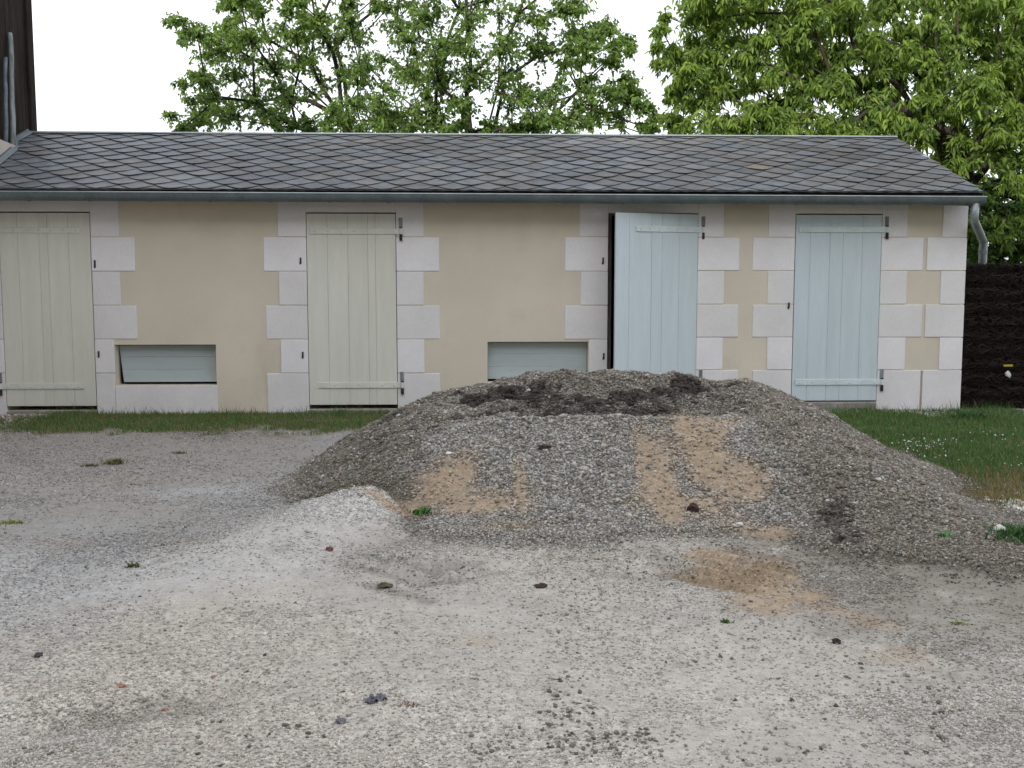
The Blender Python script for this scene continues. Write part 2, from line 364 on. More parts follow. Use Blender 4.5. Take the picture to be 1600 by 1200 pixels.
def zone_colour(x, y, on_heap):
    d = y + CAM_D
    n1 = (fbm(x * 2.5, y * 2.5, 41) - 0.5); n2 = (fbm(x * 9, y * 9, 43) - 0.5); n3 = (fbm(x * 26, y * 26, 44, 3) - 0.5)
    wn = n1 * 1.2 + n2 * 1.3 + n3 * 0.9
    if on_heap:
        c = np.broadcast_to(HEAPF, x.shape + (3,)).copy()
        c = mixin(c, sstep(1.45, 2.0, x + 0.5 * n1 + 0.3 * n2), HEAPR)
        c = mixin(c, sstep(6.45, 6.65, d + 0.3 * n1 + 0.2 * n2) * 0.75, HEAPR)
        c = mixin(c, sstep(-0.05, -0.5, x + 0.6 * n1 + 0.35 * n2), HEAPL)
        c = mixin(c, sstep(5.45, 5.2, d + 0.2 * n2) * 0.3, HEAPR)
        c = mixin(c, sstep(.07, .01, heap_raw(x, d)) * sstep(1.6, 1.2, x) * .45, LIGHT)
        c = mixin(c, blob(x, d, .85, 6.85, .95, .36, 0, wn * .8, .4) * .55, np.array([.12, .105, .09]))
        for b in SANDS_H: c = mixin(c, blob(x, d, b[0], b[1], b[2] * 1.15, b[3] * 1.1, b[4], wn * 0.55, .6) * b[5], SAND)
        for b in SOILS: c = mixin(c, blob(x, d, b[0], b[1], b[2] * 1.35, b[3] * 1.6, b[4], wn * 1.5) * b[5], SOIL)
    else:
        c = np.broadcast_to(LIGHT, x.shape + (3,)).copy()
        c = mixin(c, sstep(0.45, 0.62, fbm(x * 0.9, y * 0.9, 51)) * 0.7, DUST)
        c = c * (0.80 + 0.40 * fbm(x * 1.1 + 4, y * 2.3, 53))[..., None] * (0.88 + 0.24 * fbm(x * 5, y * 8, 55))[..., None]
        c = mixin(c, sstep(-0.6, -1.6, x + 1.5 * n1 + 0.4 * (5 - d)) * sstep(2.5, 4.0, d + n1) * 0.65, GREY)
        c = mixin(c, sstep(0.50, 0.66, fbm(x * 1.7 + 9, y * 1.7, 57)) * 0.18, np.array([0.33, 0.275, 0.21]))
        c = mixin(c, blob(x, d, .45, 3.3, 1.3, 1.3, 0, wn * .7, .6) * .55, DUST)
        c = mixin(c, blob(x, d, .9, 4.6, .8, .5, 0, wn * .7, .6) * .5, DUST)
        c = mixin(c, sstep(-.9, -1.7, x + n1) * sstep(4.8, 6.2, d + n1) * .6, np.array([.325, .298, .265]))
        c = mixin(c, blob(x, d, -1.55, 6.55, .45, .25, 0, wn, .5) * .7, np.array([.46, .455, .45]))
        c = mixin(c, blob(x, d, -1.1, 3.1, .28, .10, .35, wn * 1.2, .5) * .55, np.array([.20, .18, .15]))
        c = mixin(c, np.maximum(blob(x, d, 2.3, 4.7, 1.3, 1.05, 0, wn * 0.8, 0.6), blob(x, d, 2.3, 4.0, 1.0, .7, .3, wn * .9, .6) * .7) * 0.8, HEAPR)
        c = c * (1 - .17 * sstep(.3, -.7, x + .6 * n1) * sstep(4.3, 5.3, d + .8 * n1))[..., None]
        s_, t_ = seg_dist(x, d, -0.62, 5.95, -1.25, 4.6)
        c = mixin(c, sstep(.62, .15, s_ + .20 * n2 + .2 * n1) * (1 - .55 * t_) * .9, np.array([.54, .52, .49]))
        for b in SANDS_G: c = mixin(c, blob(x, d, *b[:5], wn * 0.9, 0.35) * b[5], SAND)
        for (ax, ad, bx, bd) in ((-.52, 4.86, -.16, 4.50), (-.16, 4.50, .06, 4.68), (-.60, 4.70, -.22, 4.36), (-.22, 4.36, .10, 4.52), (-.46, 4.36, -.18, 4.12)):
            q_, t_ = seg_dist(x, d, ax, ad, bx, bd); c = mixin(c, sstep(.055, .015, q_ + .03 * n2) * .85, SCUFF * .85)
        for k in range(5):      # shade of the tyre grooves, painted as darker streaks in the sand
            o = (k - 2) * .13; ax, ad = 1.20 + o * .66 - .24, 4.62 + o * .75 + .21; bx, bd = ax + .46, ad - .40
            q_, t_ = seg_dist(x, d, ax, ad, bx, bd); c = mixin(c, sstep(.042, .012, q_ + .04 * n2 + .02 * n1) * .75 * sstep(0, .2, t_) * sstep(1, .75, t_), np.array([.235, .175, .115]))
        gm = grass_mask(x, y)
        c = mixin(c, gm * 0.85, EARTH)
    return c
SANDS_H = []; SANDS_G = []; SOILS = []
def heap_hit(px, py):
    """point where the line through a photograph pixel meets the heap or the yard"""
    r = ray(px, py); t = np.linspace(3.0, 11.5, 1800)
    X = r.x * t; Y = -CAM_D + r.y * t; Z = CAM_H + r.z * t
    S = np.maximum(heap_raw(X, Y + CAM_D), 0)
    k = np.argmax(Z <= S); return float(X[k]), float(Y[k]), float(S[k])
def hb(px, py, rx, rd, ang=0.0, k=1.0):
    X, Y, Z = heap_hit(px, py); return (X, Y + CAM_D, rx, rd, ang, k)
SANDS_H += [hb(700, 750, .14, .17, 0, .95), hb(755, 783, .22, .09, -.25, .9), hb(813, 765, .035, .22, 0, .8),
            hb(1028, 755, .085, .40, 0, .9), hb(1040, 700, .05, .2, 0, .6), hb(1095, 700, .11, .50, .03, 1), hb(1100, 665, .12, .12, 0, .9), hb(1060, 788, .19, .06, 0, .7),
            hb(1172, 752, .09, .13, 0, .9), hb(1198, 838, .12, .07, 0, .9), hb(610, 793, .05, .24, .75, .8),
            hb(1000, 652, .35, .07, 0, .7), hb(1120, 655, .12, .06, 0, .8), hb(800, 820, .16, .05, 0, .5)]
SANDS_G += [hb(1155, 895, .21, .34, .15, .95), hb(1110, 865, .12, .16, .3, .8), hb(1185, 945, .13, .18, .2, .8), hb(1290, 950, .06, .30, .6, .5), hb(1400, 1030, .10, .12, 0, .35),
            hb(600, 790, .05, .22, .75, .8), hb(745, 1010, .09, .07, 0, .3)]
SOILS += [hb(775, 618, .22, .09, 0, 1), hb(850, 605, .16, .05, 0, .9), hb(925, 628, .14, .12, 0, .9), hb(975, 620, .22, .10, 0, 1),
          hb(1050, 612, .22, .14, 0, 1), hb(1085, 600, .13, .08, 0, 1), hb(735, 648, .10, .05, 0, .9), hb(795, 648, .10, .05, 0, .8),
          hb(900, 655, .25, .05, 0, .8), hb(1010, 640, .22, .05, 0, .8), hb(870, 640, .14, .06, 0, .8), hb(608, 652, .06, .06, 0, .7), hb(645, 675, .3, .05, -.3, .35),
          hb(1300, 800, .05, .12, -.7, .8), hb(1335, 838, .09, .05, 0, .5), hb(1318, 815, .04, .08, -.6, .5)]
def grass_mask(x, y):
    """lawn right of the heap and the strip along the foot of the wall, 0..1"""
    d = y + CAM_D; n = (fbm(x * 1.8, y * 1.8, 61) - 0.5) + 0.5 * (fbm(x * 7, y * 7, 63) - 0.5)
    strip = sstep(9.0, 9.35, d + n * 0.9) * sstep(-4.6, -4.1, x + n * 0.8) * (x < 3)
    lawn = sstep(2.3, 2.7, x + 0.35 * n + 0.0 * d) * sstep(5.65, 6.05, d + 0.6 * n + 0.0 * x)
    return np.clip(np.maximum(strip, lawn), 0, 1) * (d < 10.49)

# ground: one sheet, fine in the yard and coarse out to the horizon
def axis(lo, hi, step, far, n=16):
    a = np.arange(lo, hi + 1e-6, step)
    l = lo - np.geomspace(step * 2, far, n)[::-1]; r = hi + np.geomspace(step * 2, far, n)
    return np.concatenate([l, a, r])
gx = axis(-5.6, 5.6, 0.026, 900); gy = axis(-8.6, 0.2, 0.026, 900)
GX, GY = np.meshgrid(gx, gy)
GZ = ground_z(GX, GY)
def grid_faces(nx, ny):
    i = np.arange(nx - 1); j = np.arange(ny - 1); I, J = np.meshgrid(i, j); a = (J * nx + I).ravel()
    return np.stack([a, a + 1, a + 1 + nx, a + nx], 1)
def dusty(x, y):
    d = y + CAM_D; n = .5 * (fbm(x * 6, y * 9, 95) - .5)
    a = sstep(.50, .66, fbm(x * .9 + 3, y * 1.3, 93) + n * .5)
    b = blob(x, d, .5, 3.7, 1.0, .8, 0, n * 2, .6) * .8
    e = blob(x, d, -1.0, 4.5, .35, .3, 0, n * 2, .5)
    return np.clip(np.maximum(np.maximum(a, b), e), 0, 1)
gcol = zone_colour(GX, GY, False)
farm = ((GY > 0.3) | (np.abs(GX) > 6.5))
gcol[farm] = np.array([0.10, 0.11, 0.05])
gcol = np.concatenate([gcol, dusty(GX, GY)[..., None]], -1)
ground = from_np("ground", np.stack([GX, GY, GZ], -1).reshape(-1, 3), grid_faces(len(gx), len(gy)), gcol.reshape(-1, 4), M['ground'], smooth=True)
tag(ground, kind='structure')

# ------------------------------------------------------------------ gravel heap
rng = np.random.default_rng(7)
CUBE = np.array([[x, y, z] for x in (-1, 1) for y in (-1, 1) for z in (-1, 1)], float)
CF = np.array([(0,1,3,2),(4,6,7,5),(0,4,5,1),(2,3,7,6),(0,2,6,4),(1,5,7,3)])
def rand_rot(n, rng):
    q = rng.normal(size=(n, 4)); q /= np.linalg.norm(q, axis=1, keepdims=True); w, x, y, z = q.T
    return np.stack([np.stack([1-2*(y*y+z*z), 2*(x*y-z*w), 2*(x*z+y*w)], -1), np.stack([2*(x*y+z*w), 1-2*(x*x+z*z), 2*(y*z-x*w)], -1),
                     np.stack([2*(x*z-y*w), 2*(y*z+x*w), 1-2*(x*x+y*y)], -1)], 1)
def stones(name, P, size, colr, mat, parent=None, flat=0.75, seed=1):
    rng = np.random.default_rng(seed); n = len(P)
    sc = size[:, None] * np.stack([rng.uniform(0.7, 1.3, n), rng.uniform(0.6, 1.1, n), rng.uniform(0.45, 0.95, n) * flat / 0.75], 1) * 0.5
    V = CUBE[None] * 0.8 + rng.uniform(-0.33, 0.33, (n, 8, 3)); V = V * sc[:, None, :]
    Rm = rand_rot(n, rng)
    V = np.einsum('nij,nkj->nki', Rm, V); V[..., 2] *= 0.8
    V = V + P[:, None, :]
    Fq = (CF[None] + (np.arange(n) * 8)[:, None, None]).reshape(-1, 4)
    return from_np(name, V.reshape(-1, 3), Fq, np.repeat(colr, 8, axis=0), mat, parent)
def vary(c, rng, lo=0.55, hi=1.5, hue=0.05):
    n = len(c); b = rng.uniform(0, 1, n) ** 1.3 * (hi - lo) + lo
    white = rng.uniform(0, 1, n) < 0.03
    c = c * b[:, None] * (1 + rng.normal(0, hue, (n, 3)) * np.array([1, .4, 1]))
    c = np.where(white[:, None], np.maximum(c, 0.5) * rng.uniform(0.8, 1.15, n)[:, None], c)
    return np.clip(c, 0.01, 0.8)

hx = np.arange(-1.9, 3.7, 0.016); hy = np.arange(3.9, 9.2, 0.02) - CAM_D
XX, YY = np.meshgrid(hx, hy); ZZ = heap_z(XX, YY)
base = ground_z(XX, YY)
edge = sstep(0.0, 0.035, ZZ)
ZW = base + ZZ - 0.035 * (1 - edge)
heap_root = empty("gravel_heap", (0.9, -3.6, 0))
tag(heap_root, "long heap of grey gravel with dark soil on its crest and sandy streaks", "gravel heap")
hcol = zone_colour(XX, YY, True); halpha = sstep(1.38, 1.75, hcol[..., 0] / hcol[..., 2]) * (hcol[..., 0] > .2)
hm = from_np("gravel_mound", np.stack([XX, YY, ZW], -1).reshape(-1, 3), grid_faces(len(hx), len(hy)), np.concatenate([hcol, halpha[..., None]], -1).reshape(-1, 4), M['heap'], smooth=True)
child_of(hm, heap_root)
# stones lying on the heap
n = 240000
px_ = rng.uniform(-1.5, 3.6, n); py_ = rng.uniform(3.9, 7.9, n) - CAM_D
hz_ = heap_z(px_, py_)
near_h = np.maximum(heap_raw(px_, py_ + CAM_D + .35), heap_raw(px_ - np.sign(px_ - .8) * .25, py_ + CAM_D + .1))
spill = (rng.uniform(0, 1, n) < sstep(0.0, .22, near_h) * (.12 + .42 * (fbm(px_ * 3, py_ * 3, 79) > .45)) * (1 - .9 * blob(px_, py_ + CAM_D, 1.2, 4.65, .38, .5, 0, 0 * px_))) | (hz_ > 0.03) | (rng.uniform(0, 1, n) < sstep(-0.001, 0.03, hz_ + 0.02 * (fbm(px_ * 8, py_ * 8, 77) - 0.5)) * 0.7 * (hz_ > 0.002))
c_ = zone_colour(px_, py_, True)
sandy = (c_[:, 0] / c_[:, 2] > 1.52) & (c_[:, 0] > 0.2)
soil = c_.mean(1) < 0.11
keep = spill & (~sandy | (rng.uniform(0, 1, n) < 0.10)) & (~soil | (rng.uniform(0, 1, n) < 0.8))
px_, py_, hz_, c_, soil, sandy = (a[keep] for a in (px_, py_, hz_, c_, soil, sandy))
c_ = np.where(sandy[:, None], HEAPF[None] * 0.6 + c_ * 0.4, c_)
sz = rng.uniform(0.009, 0.020, len(px_)) * np.where(rng.uniform(0, 1, len(px_)) < 0.03, rng.uniform(1.3, 2.0, len(px_)), 1)
sz = np.where(soil, sz * 1.25, sz) * (.62 + .38 * sstep(.01, .10, hz_))
pz_ = ground_z(px_, py_) + hz_ + sz * 0.12
cc = vary(c_, rng, 0.5, 1.75)
cc = np.where(soil[:, None], c_ * rng.uniform(0.5, 1.7, len(c_))[:, None], cc)
so = stones("loose_stones", np.stack([px_, py_, pz_], 1), sz, cc, M['stones'], seed=3)
child_of(so, heap_root); so['kind'] = 'stuff'

# dark clods of earth on the crest, each lump its own faceted shape in one part
def clod_mesh(bm, c, r, rnd, flat=0.7):
    g = bmesh.ops.create_icosphere(bm, subdivisions=2, radius=1.0)
    off = Vector((rnd.random() * 50, rnd.random() * 50, rnd.random() * 50))
    from mathutils import noise as mn
    s = (rnd.uniform(.8, 1.4), rnd.uniform(.7, 1.1), flat * rnd.uniform(.7, 1.1))
    for v in g['verts']:
        k = 1 + 0.65 * mn.noise(v.co * 1.5 + off) + 0.35 * mn.noise(v.co * 3.5 + off)
        v.co = Vector((v.co.x * s[0], v.co.y * s[1], v.co.z * s[2])) * k * r + Vector(c)
M['clod'] = mottled('dark_earth', (0.05, 0.041, 0.036), 0.3, 20, 0.95, 0.05, fine=90, bstr=0.9, bdist=0.01)
rnd = random.Random(5)
bm = bmesh.new()
for b in SOILS:
    for k in range(int(17 * b[5] * (b[2] + b[3]) / 0.25)):
        x = b[0] + rnd.gauss(0, b[2] * 0.6); d = b[1] + rnd.gauss(0, b[3] * 0.6)
        crest = b[1] > 6.35 and 0 < b[0] < 1.9
        r = rnd.uniform(.008, .022) if not crest else (rnd.uniform(0.010, 0.034) if rnd.random() < .92 else rnd.uniform(.034, .05))
        z = float(ground_z(np.array(x), np.array(d - CAM_D)) + heap_z(np.array(x), np.array(d - CAM_D)))
        clod_mesh(bm, (x, d - CAM_D, z + r * 0.1), r, rnd)
me = bpy.data.meshes.new("soil_clods"); bm.to_mesh(me); bm.free()
cl = link("soil_clods", me, M['clod']); child_of(cl, heap_root); cl['kind'] = 'stuff'; cl['label'] = "dark brown clods of earth on the crest"

# ------------------------------------------------------------------ loose gravel on the yard
n = 260000
dd = 2.55 + (rng.uniform(0, 1, n) ** 1.7) * 6.7
xx = rng.uniform(-0.56, 0.60, n) * dd
yy = dd - CAM_D
hh = heap_z(xx, yy)
gm = grass_mask(xx, yy)
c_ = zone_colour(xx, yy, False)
dens = 0.35 + 0.65 * sstep(0.40, 0.62, fbm(xx * 1.3, yy * 1.3, 91))
keep = (hh < 0.03) & (rng.uniform(0, 1, n) > gm * 0.95) & (rng.uniform(0, 1, n) < dens * (1 - .78 * dusty(xx, yy))) & ~((c_[:, 0] / c_[:, 2] > 1.6) & (rng.uniform(0, 1, n) < 0.8))
xx, yy, c_, dd = (a[keep] for a in (xx, yy, c_, dd))
sz = rng.uniform(0.004, 0.0105, len(xx)) * (1 + 0.09 * (dd - 3)) * np.where(rng.uniform(0, 1, len(xx)) < 0.02, 1.7, 1)
gz_ = ground_z(xx, yy) + sz * 0.08
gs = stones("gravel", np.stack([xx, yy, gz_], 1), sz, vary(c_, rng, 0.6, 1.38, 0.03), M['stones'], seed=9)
tag(gs, "fine pale grey gravel strewn over the yard in front of the heap", "gravel", kind='stuff')

# darker pebbles in loose trails on the pale gravel
P = []; 
for (px, py, sx, sy, k) in ((945, 915, 60, 25, 45), (1010, 880, 90, 20, 45), (880, 1110, 30, 25, 45), (910, 1160, 60, 25, 75), (1000, 1165, 50, 18, 50), (1480, 1120, 50, 50, 45),
                            (890, 1060, 30, 12, 14), (880, 980, 60, 40, 25), (1150, 1000, 180, 70, 40), (1330, 1080, 180, 70, 40), (200, 900, 200, 120, 60),
                            (780, 1165, 50, 20, 35), (1550, 920, 40, 25, 14), (1250, 1180, 150, 20, 20), (450, 1150, 200, 40, 40), (1030, 800, 250, 40, 12), (470, 780, 25, 15, 10), (60, 1170, 60, 20, 15)):
    for i in range(k):
        q = gp(px + rnd.gauss(0, sx * .6), min(1195, py + rnd.gauss(0, sy * .6))); P.append((q.x, q.y))
P = np.array(P); z = ground_z(P[:, 0], P[:, 1]) + np.maximum(heap_z(P[:, 0], P[:, 1]), 0)
sz = rng.uniform(0.006, 0.016, len(P))
dp = stones("dark_pebbles", np.column_stack([P, z + sz * .15]), sz, np.array([.17, .155, .13]) * rng.uniform(.5, 1.7, len(P))[:, None], M['stones'], seed=12)
tag(dp, "scattered dark pebbles and crumbs of earth lying on the pale gravel", "pebbles", kind='stuff')

# single stones and scraps one can point to
def on_ground(px, py):
    q = Vector(heap_hit(px, py))
    q.z = float(ground_z(np.array(q.x), np.array(q.y)) + max(0, heap_z(np.array(q.x), np.array(q.y)))); return q
def rock(name, px, py, w, col, label, cat, group=None, flat=.7, seed=1, rough=.85):
    q = on_ground(px, py); b = bmesh.new(); clod_mesh(b, (0, 0, 0), w * .43, random.Random(seed), flat)
    me = bpy.data.meshes.new(name); b.to_mesh(me); b.free()
    o = link(name, me, mottled(name + '_stone', col, .15, 20, rough, .2, fine=90, bstr=.5), smooth=False); o.location = q + Vector((0, 0, w * flat * .28)); tag(o, label, cat, group); return o
rock("stone", 515, 868, .040, (.17, .085, .07), "round reddish brown stone on the pale gravel left of the heap", "stone", seed=4, flat=.85)
rock("earth_clod", 602, 923, .058, (.085, .08, .05), "dark olive clod lying in the pale scuffed gravel below the heap", "clod", seed=8)
rock("earth_clod", 850, 709, .07, (.05, .04, .036), "small dark clod half way up the front of the heap", "clod", seed=9)
rock("earth_clod", 1083, 798, .075, (.05, .03, .025), "dark brown clod at the foot of the right sandy streak", "clod", seed=10)
rock("stone", 1153, 822, .07, (.55, .53, .48), "pale angular stone at the right front foot of the heap", "stone", seed=12, flat=.5)
rock("stone", 702, 714, .045, (.6, .6, .6), "white pebble above the left sandy patch of the heap", "stone", seed=13)
rock("brick_chip", 190, 1072, .030, (.30, .15, .10), "largest flat orange brick chip on the gravel at lower left", "brick chip", seed=14, flat=.4)
rock("brick_chip", 333, 1052, .022, (.29, .13, .09), "thin orange red brick chip, farthest of the three at lower left", "brick chip", seed=15, flat=.35)
rock("brick_chip", 257, 1088, .022, (.29, .14, .10), "small orange brick chip, nearest the bottom edge at lower left", "brick chip", seed=16, flat=.4)
rock("stone", 60, 1027, .034, (.05, .05, .055), "black stone on the grey gravel at far lower left", "stone", seed=17)
rock("stone", 533, 1130, .04, (.13, .13, .14), "flat dark grey stone at the bottom left of centre", "stone", seed=18, flat=.5)
rock("stone", 1562, 830, .06, (.6, .58, .54), "white stone beside the grass tuft at the right edge", "stone", seed=19)
rock("earth_clod", 845, 922, .045, (.07, .045, .035), "brown clod among the dark pebbles below the heap", "clod", seed=20)
rock("earth_clod", 1307, 1008, .04, (.04, .035, .03), "small black clod on the pale gravel right of the sandy ruts", "clod", seed=21)

# crumpled grey scrap of plastic
b = bmesh.new(); bmesh.ops.create_grid(b, x_segments=9, y_segments=6, size=1)
for v in b.verts:
    v.co = Vector((v.co.x * .034, v.co.y * .02, .008 + .012 * math.sin(v.co.x * 7 + v.co.y * 3) * math.cos(v.co.y * 6 - v.co.x)))
me = bpy.data.meshes.new("plastic_scrap"); b.to_mesh(me); b.free()
o = link("plastic_scrap", me, mottled('grey_plastic', (.13, .13, .15), .3, 30, .4, .4)); o.location = on_ground(587, 1097); o.rotation_euler = (0, 0, .5)
sm = o.modifiers.new("thickness", 'SOLIDIFY'); sm.thickness = 0.0015
tag(o, "crumpled dark grey scrap of plastic on the gravel, lower left of centre", "plastic scrap")

# ------------------------------------------------------------------ grass
def blades(name, X, Y, Z, H, C, W=0.0045, seed=2, bend=0.5):
    rng = np.random.default_rng(seed); n = len(X); a = rng.uniform(0, 2 * np.pi, n); f = rng.uniform(0, 2 * np.pi, n)
    dx, dy = np.cos(a), np.sin(a); lx, ly = np.cos(f), np.sin(f); l = H * bend * rng.uniform(0.2, 1.3, n)
    w = W * rng.uniform(.7, 1.4, n)
    pts = []
    for t, ww in ((0, 1), (.5, .8)):
        cx = X + lx * l * t * t; cy = Y + ly * l * t * t; cz = Z + H * t
        pts += [np.stack([cx - dx * w * ww / 2, cy - dy * w * ww / 2, cz], 1), np.stack([cx + dx * w * ww / 2, cy + dy * w * ww / 2, cz], 1)]
    pts.append(np.stack([X + lx * l, Y + ly * l, Z + H], 1))
    V = np.stack(pts, 1).reshape(-1, 3); b5 = np.arange(n) * 5
    return from_np(name, V, np.stack([b5, b5 + 1, b5 + 3, b5 + 2], 1), np.repeat(C, 5, axis=0), M['grass'], tris=np.stack([b5 + 2, b5 + 3, b5 + 4], 1))
G1 = np.array([.050, .110, .030]); G2 = np.array([.105, .205, .050]); GD = np.array([.22, .17, .08])
def lawn(name, label, x0, x1, d0, d1, dens, seed, mask=True, hlo=.02, hhi=.06, dry=.15, dark=1.0):
    rng = np.random.default_rng(seed); n = int((x1 - x0) * (d1 - d0) * dens)
    X = rng.uniform(x0, x1, n); D = rng.uniform(d0, d1, n); Y = D - CAM_D
    m = grass_mask(X, Y) if mask else np.ones(n)
    k = (rng.uniform(0, 1, n) < m * sstep(.12, .45, fbm(X * 3, Y * 3, 71) + 0.25 * m)) & ((X > 4.55) | (D < 10.46))
    X, Y, D = X[k], Y[k], D[k]; n = len(X)
    H = rng.uniform(hlo, hhi, n) * (0.4 + 1.2 * fbm(X * 2, Y * 2, 73)) * (1 + 1.3 * sstep(10.05, 10.4, D) * (rng.uniform(0, 1, n) < .10))
    t = rng.uniform(0, 1, n)[:, None]; C = (G1 * (1 - t) + G2 * t) * dark
    dr = (rng.uniform(0, 1, n) < dry + 0.75 * sstep(7.2, 6.2, D) * (X > 2.0))[:, None]; C = np.where(dr, GD * 1.25 * rng.uniform(.6, 1.2, (n, 1)), C)
    o = blades(name, X, Y, ground_z(X, Y) - .004, H, C, seed=seed); tag(o, label, "grass", kind='stuff'); return o
lawn("grass", "dark green grass strip along the foot of the wall left of the heap", -4.7, 0.6, 9.0, 10.46, 6000, 31, hlo=.018, hhi=.055, dry=.22, dark=1.0)
lawn("grass", "short green lawn dotted with daisies right of the heap", 2.2, 5.6, 5.6, 10.46, 7500, 32, hlo=.02, hhi=.055, dry=.08)
# daisies in the lawn
P = [];
for (px, py, sx, sy, k) in ((1445, 705, 45, 14, 70), (1560, 690, 40, 20, 10), (1590, 730, 30, 30, 8)):
    for i in range(k): q = gp(px + rnd.gauss(0, sx * .6), py + rnd.gauss(0, sy * .6)); P.append((q.x, q.y))
P = np.array(P); z = ground_z(P[:, 0], P[:, 1]) + .045; sz = rng.uniform(.007, .013, len(P))
da = stones("daisies", np.column_stack([P, z]), sz, np.full((len(P), 3), .72), M['stones'], seed=14); tag(da, "small white daisies sprinkled in the lawn right of the heap", "daisies", kind='stuff')
# white limestone gravel patch by the right end of the heap
P = np.array([[(q := gp(1585 + rnd.gauss(0, 22), 796 + rnd.gauss(0, 7))).x, q.y] for i in range(350)]); z = ground_z(P[:, 0], P[:, 1]) + .006
wg = stones("white_rubble", np.column_stack([P, z]), rng.uniform(.015, .04, len(P)), np.array([.62, .6, .56]) * rng.uniform(.7, 1.15, len(P))[:, None], M['stones'], seed=15)
tag(wg, "patch of white limestone rubble at the right end of the heap", "rubble", kind='stuff')
P = np.array([[rnd.uniform(4.5, 5.8), rnd.uniform(-.55, -.1)] for i in range(500)] + [[rnd.uniform(2.9, 4.6), rnd.uniform(-.22, -.01)] for i in range(420)] + [[rnd.uniform(-5.1, -4.2), rnd.uniform(-.7, -.05)] for i in range(220)]); z = ground_z(P[:, 0], P[:, 1]) + .006
wg = stones("wall_foot_rubble", np.column_stack([P, z]), rng.uniform(.012, .04, len(P)), np.array([.5, .46, .41]) * rng.uniform(.7, 1.15, len(P))[:, None], M['stones'], seed=16)
tag(wg, "pale stony rubble along the foot of the wall and the dark fence", "rubble", kind='stuff')
def tuft(name, px, py, n, r, h, col, label, cat="weed", seed=1, w=.006):
    q = on_ground(px, py); rg = np.random.default_rng(seed); X = rg.normal(0, r, n); Y = rg.normal(0, r * .8, n)
    C = np.array(col) * rg.uniform(.6, 1.4, n)[:, None]
    o = blades(name, X, Y, np.zeros(n) - .004, rg.uniform(.4, 1, n) * h, C, W=w, seed=seed, bend=1.1); o.location = q; tag(o, label, cat); return o
tuft("grass_tuft", 180, 721, 260, .04, .05, (.13, .14, .05), "wider dry yellowish grass tuft in the gravel near the left door", seed=1)
tuft("grass_tuft", 142, 726, 80, .03, .04, (.10, .11, .045), "narrow grass tuft just left of the wider dry tuft", seed=2)
tuft("grass_tuft", 280, 707, 120, .028, .025, (.10, .10, .06), "flattened sparse tuft in the gravel right of the dry tufts", seed=3)
tuft("grass_tuft", 20, 816, 90, .035, .03, (.20, .22, .03), "yellow green tuft in the gravel at the left edge", seed=4)
tuft("grass_tuft", 208, 886, 50, .015, .035, (.08, .11, .04), "tiny green tuft in the grey gravel of the left yard", seed=5)
tuft("weed", 660, 799, 60, .028, .045, (.05, .15, .03), "bright green seedling at the left front foot of the heap", seed=6, w=.016)
tuft("weed", 1135, 978, 50, .009, .02, (.08, .14, .04), "tiny seedling at the lower end of the sandy ruts", seed=7, w=.01)
tuft("weed", 1478, 840, 26, .014, .03, (.10, .24, .09), "small green leaf sprig on the right slope of the heap", seed=8, w=.016)
tuft("weed", 1498, 977, 40, .018, .018, (.14, .20, .05), "yellowish seedling on the gravel at the right", seed=9, w=.01)
tuft("dry_weed", 640, 1109, 90, .018, .012, (.20, .13, .07), "flattened brown dead weed near the bottom left of centre", seed=10, w=.005)
tuft("grass_tuft", 1592, 838, 800, .09, .06, (.04, .11, .025), "thick green grass tuft at the right edge beside the heap", seed=11)
tuft("grass_tuft", 1515, 655, 450, .075, .12, (.05, .12, .03), "tall grass tuft between wall corner and dark fence", seed=12)

# ------------------------------------------------------------------ outbuilding
XL, XR = -5.2, wp(1504.5, 480).x
bld = empty("outbuilding", ((XL + XR) / 2, 2.0, 0))
tag(bld, "long low outbuilding with beige rendered wall, white stone quoins and diamond slate roof", "outbuilding")
def span(pt, pb, ym=480):       # mean x of a slightly leaning edge given at y 333 and y 630
    return wp((pt + pb) / 2, ym).x
doors = [(span(-1, 8), span(143, 150)), (span(477.5, 483), span(619, 622)), (span(950, 948), span(1090, 1088)), (span(1241, 1237), span(1378, 1370))]
ztop = wp(550, 332).z; zbot = wp(550, 639).z
hatch1 = (wp(180, 570).x, wp(338, 570).x, wp(260, 602).z, wp(260, 538.5).z)
hatch2 = (wp(762, 560).x, wp(919, 560).x, wp(840, 597).z, wp(840, 534).z)
holes = [(a, b, zbot if i != 3 else wp(1300, 628).z, ztop) for i, (a, b) in enumerate(doors)]
holes += [hatch1, hatch2]
WT = 0.38; ZW_TOP = wp(900, 300, -0.30).z - 0.045
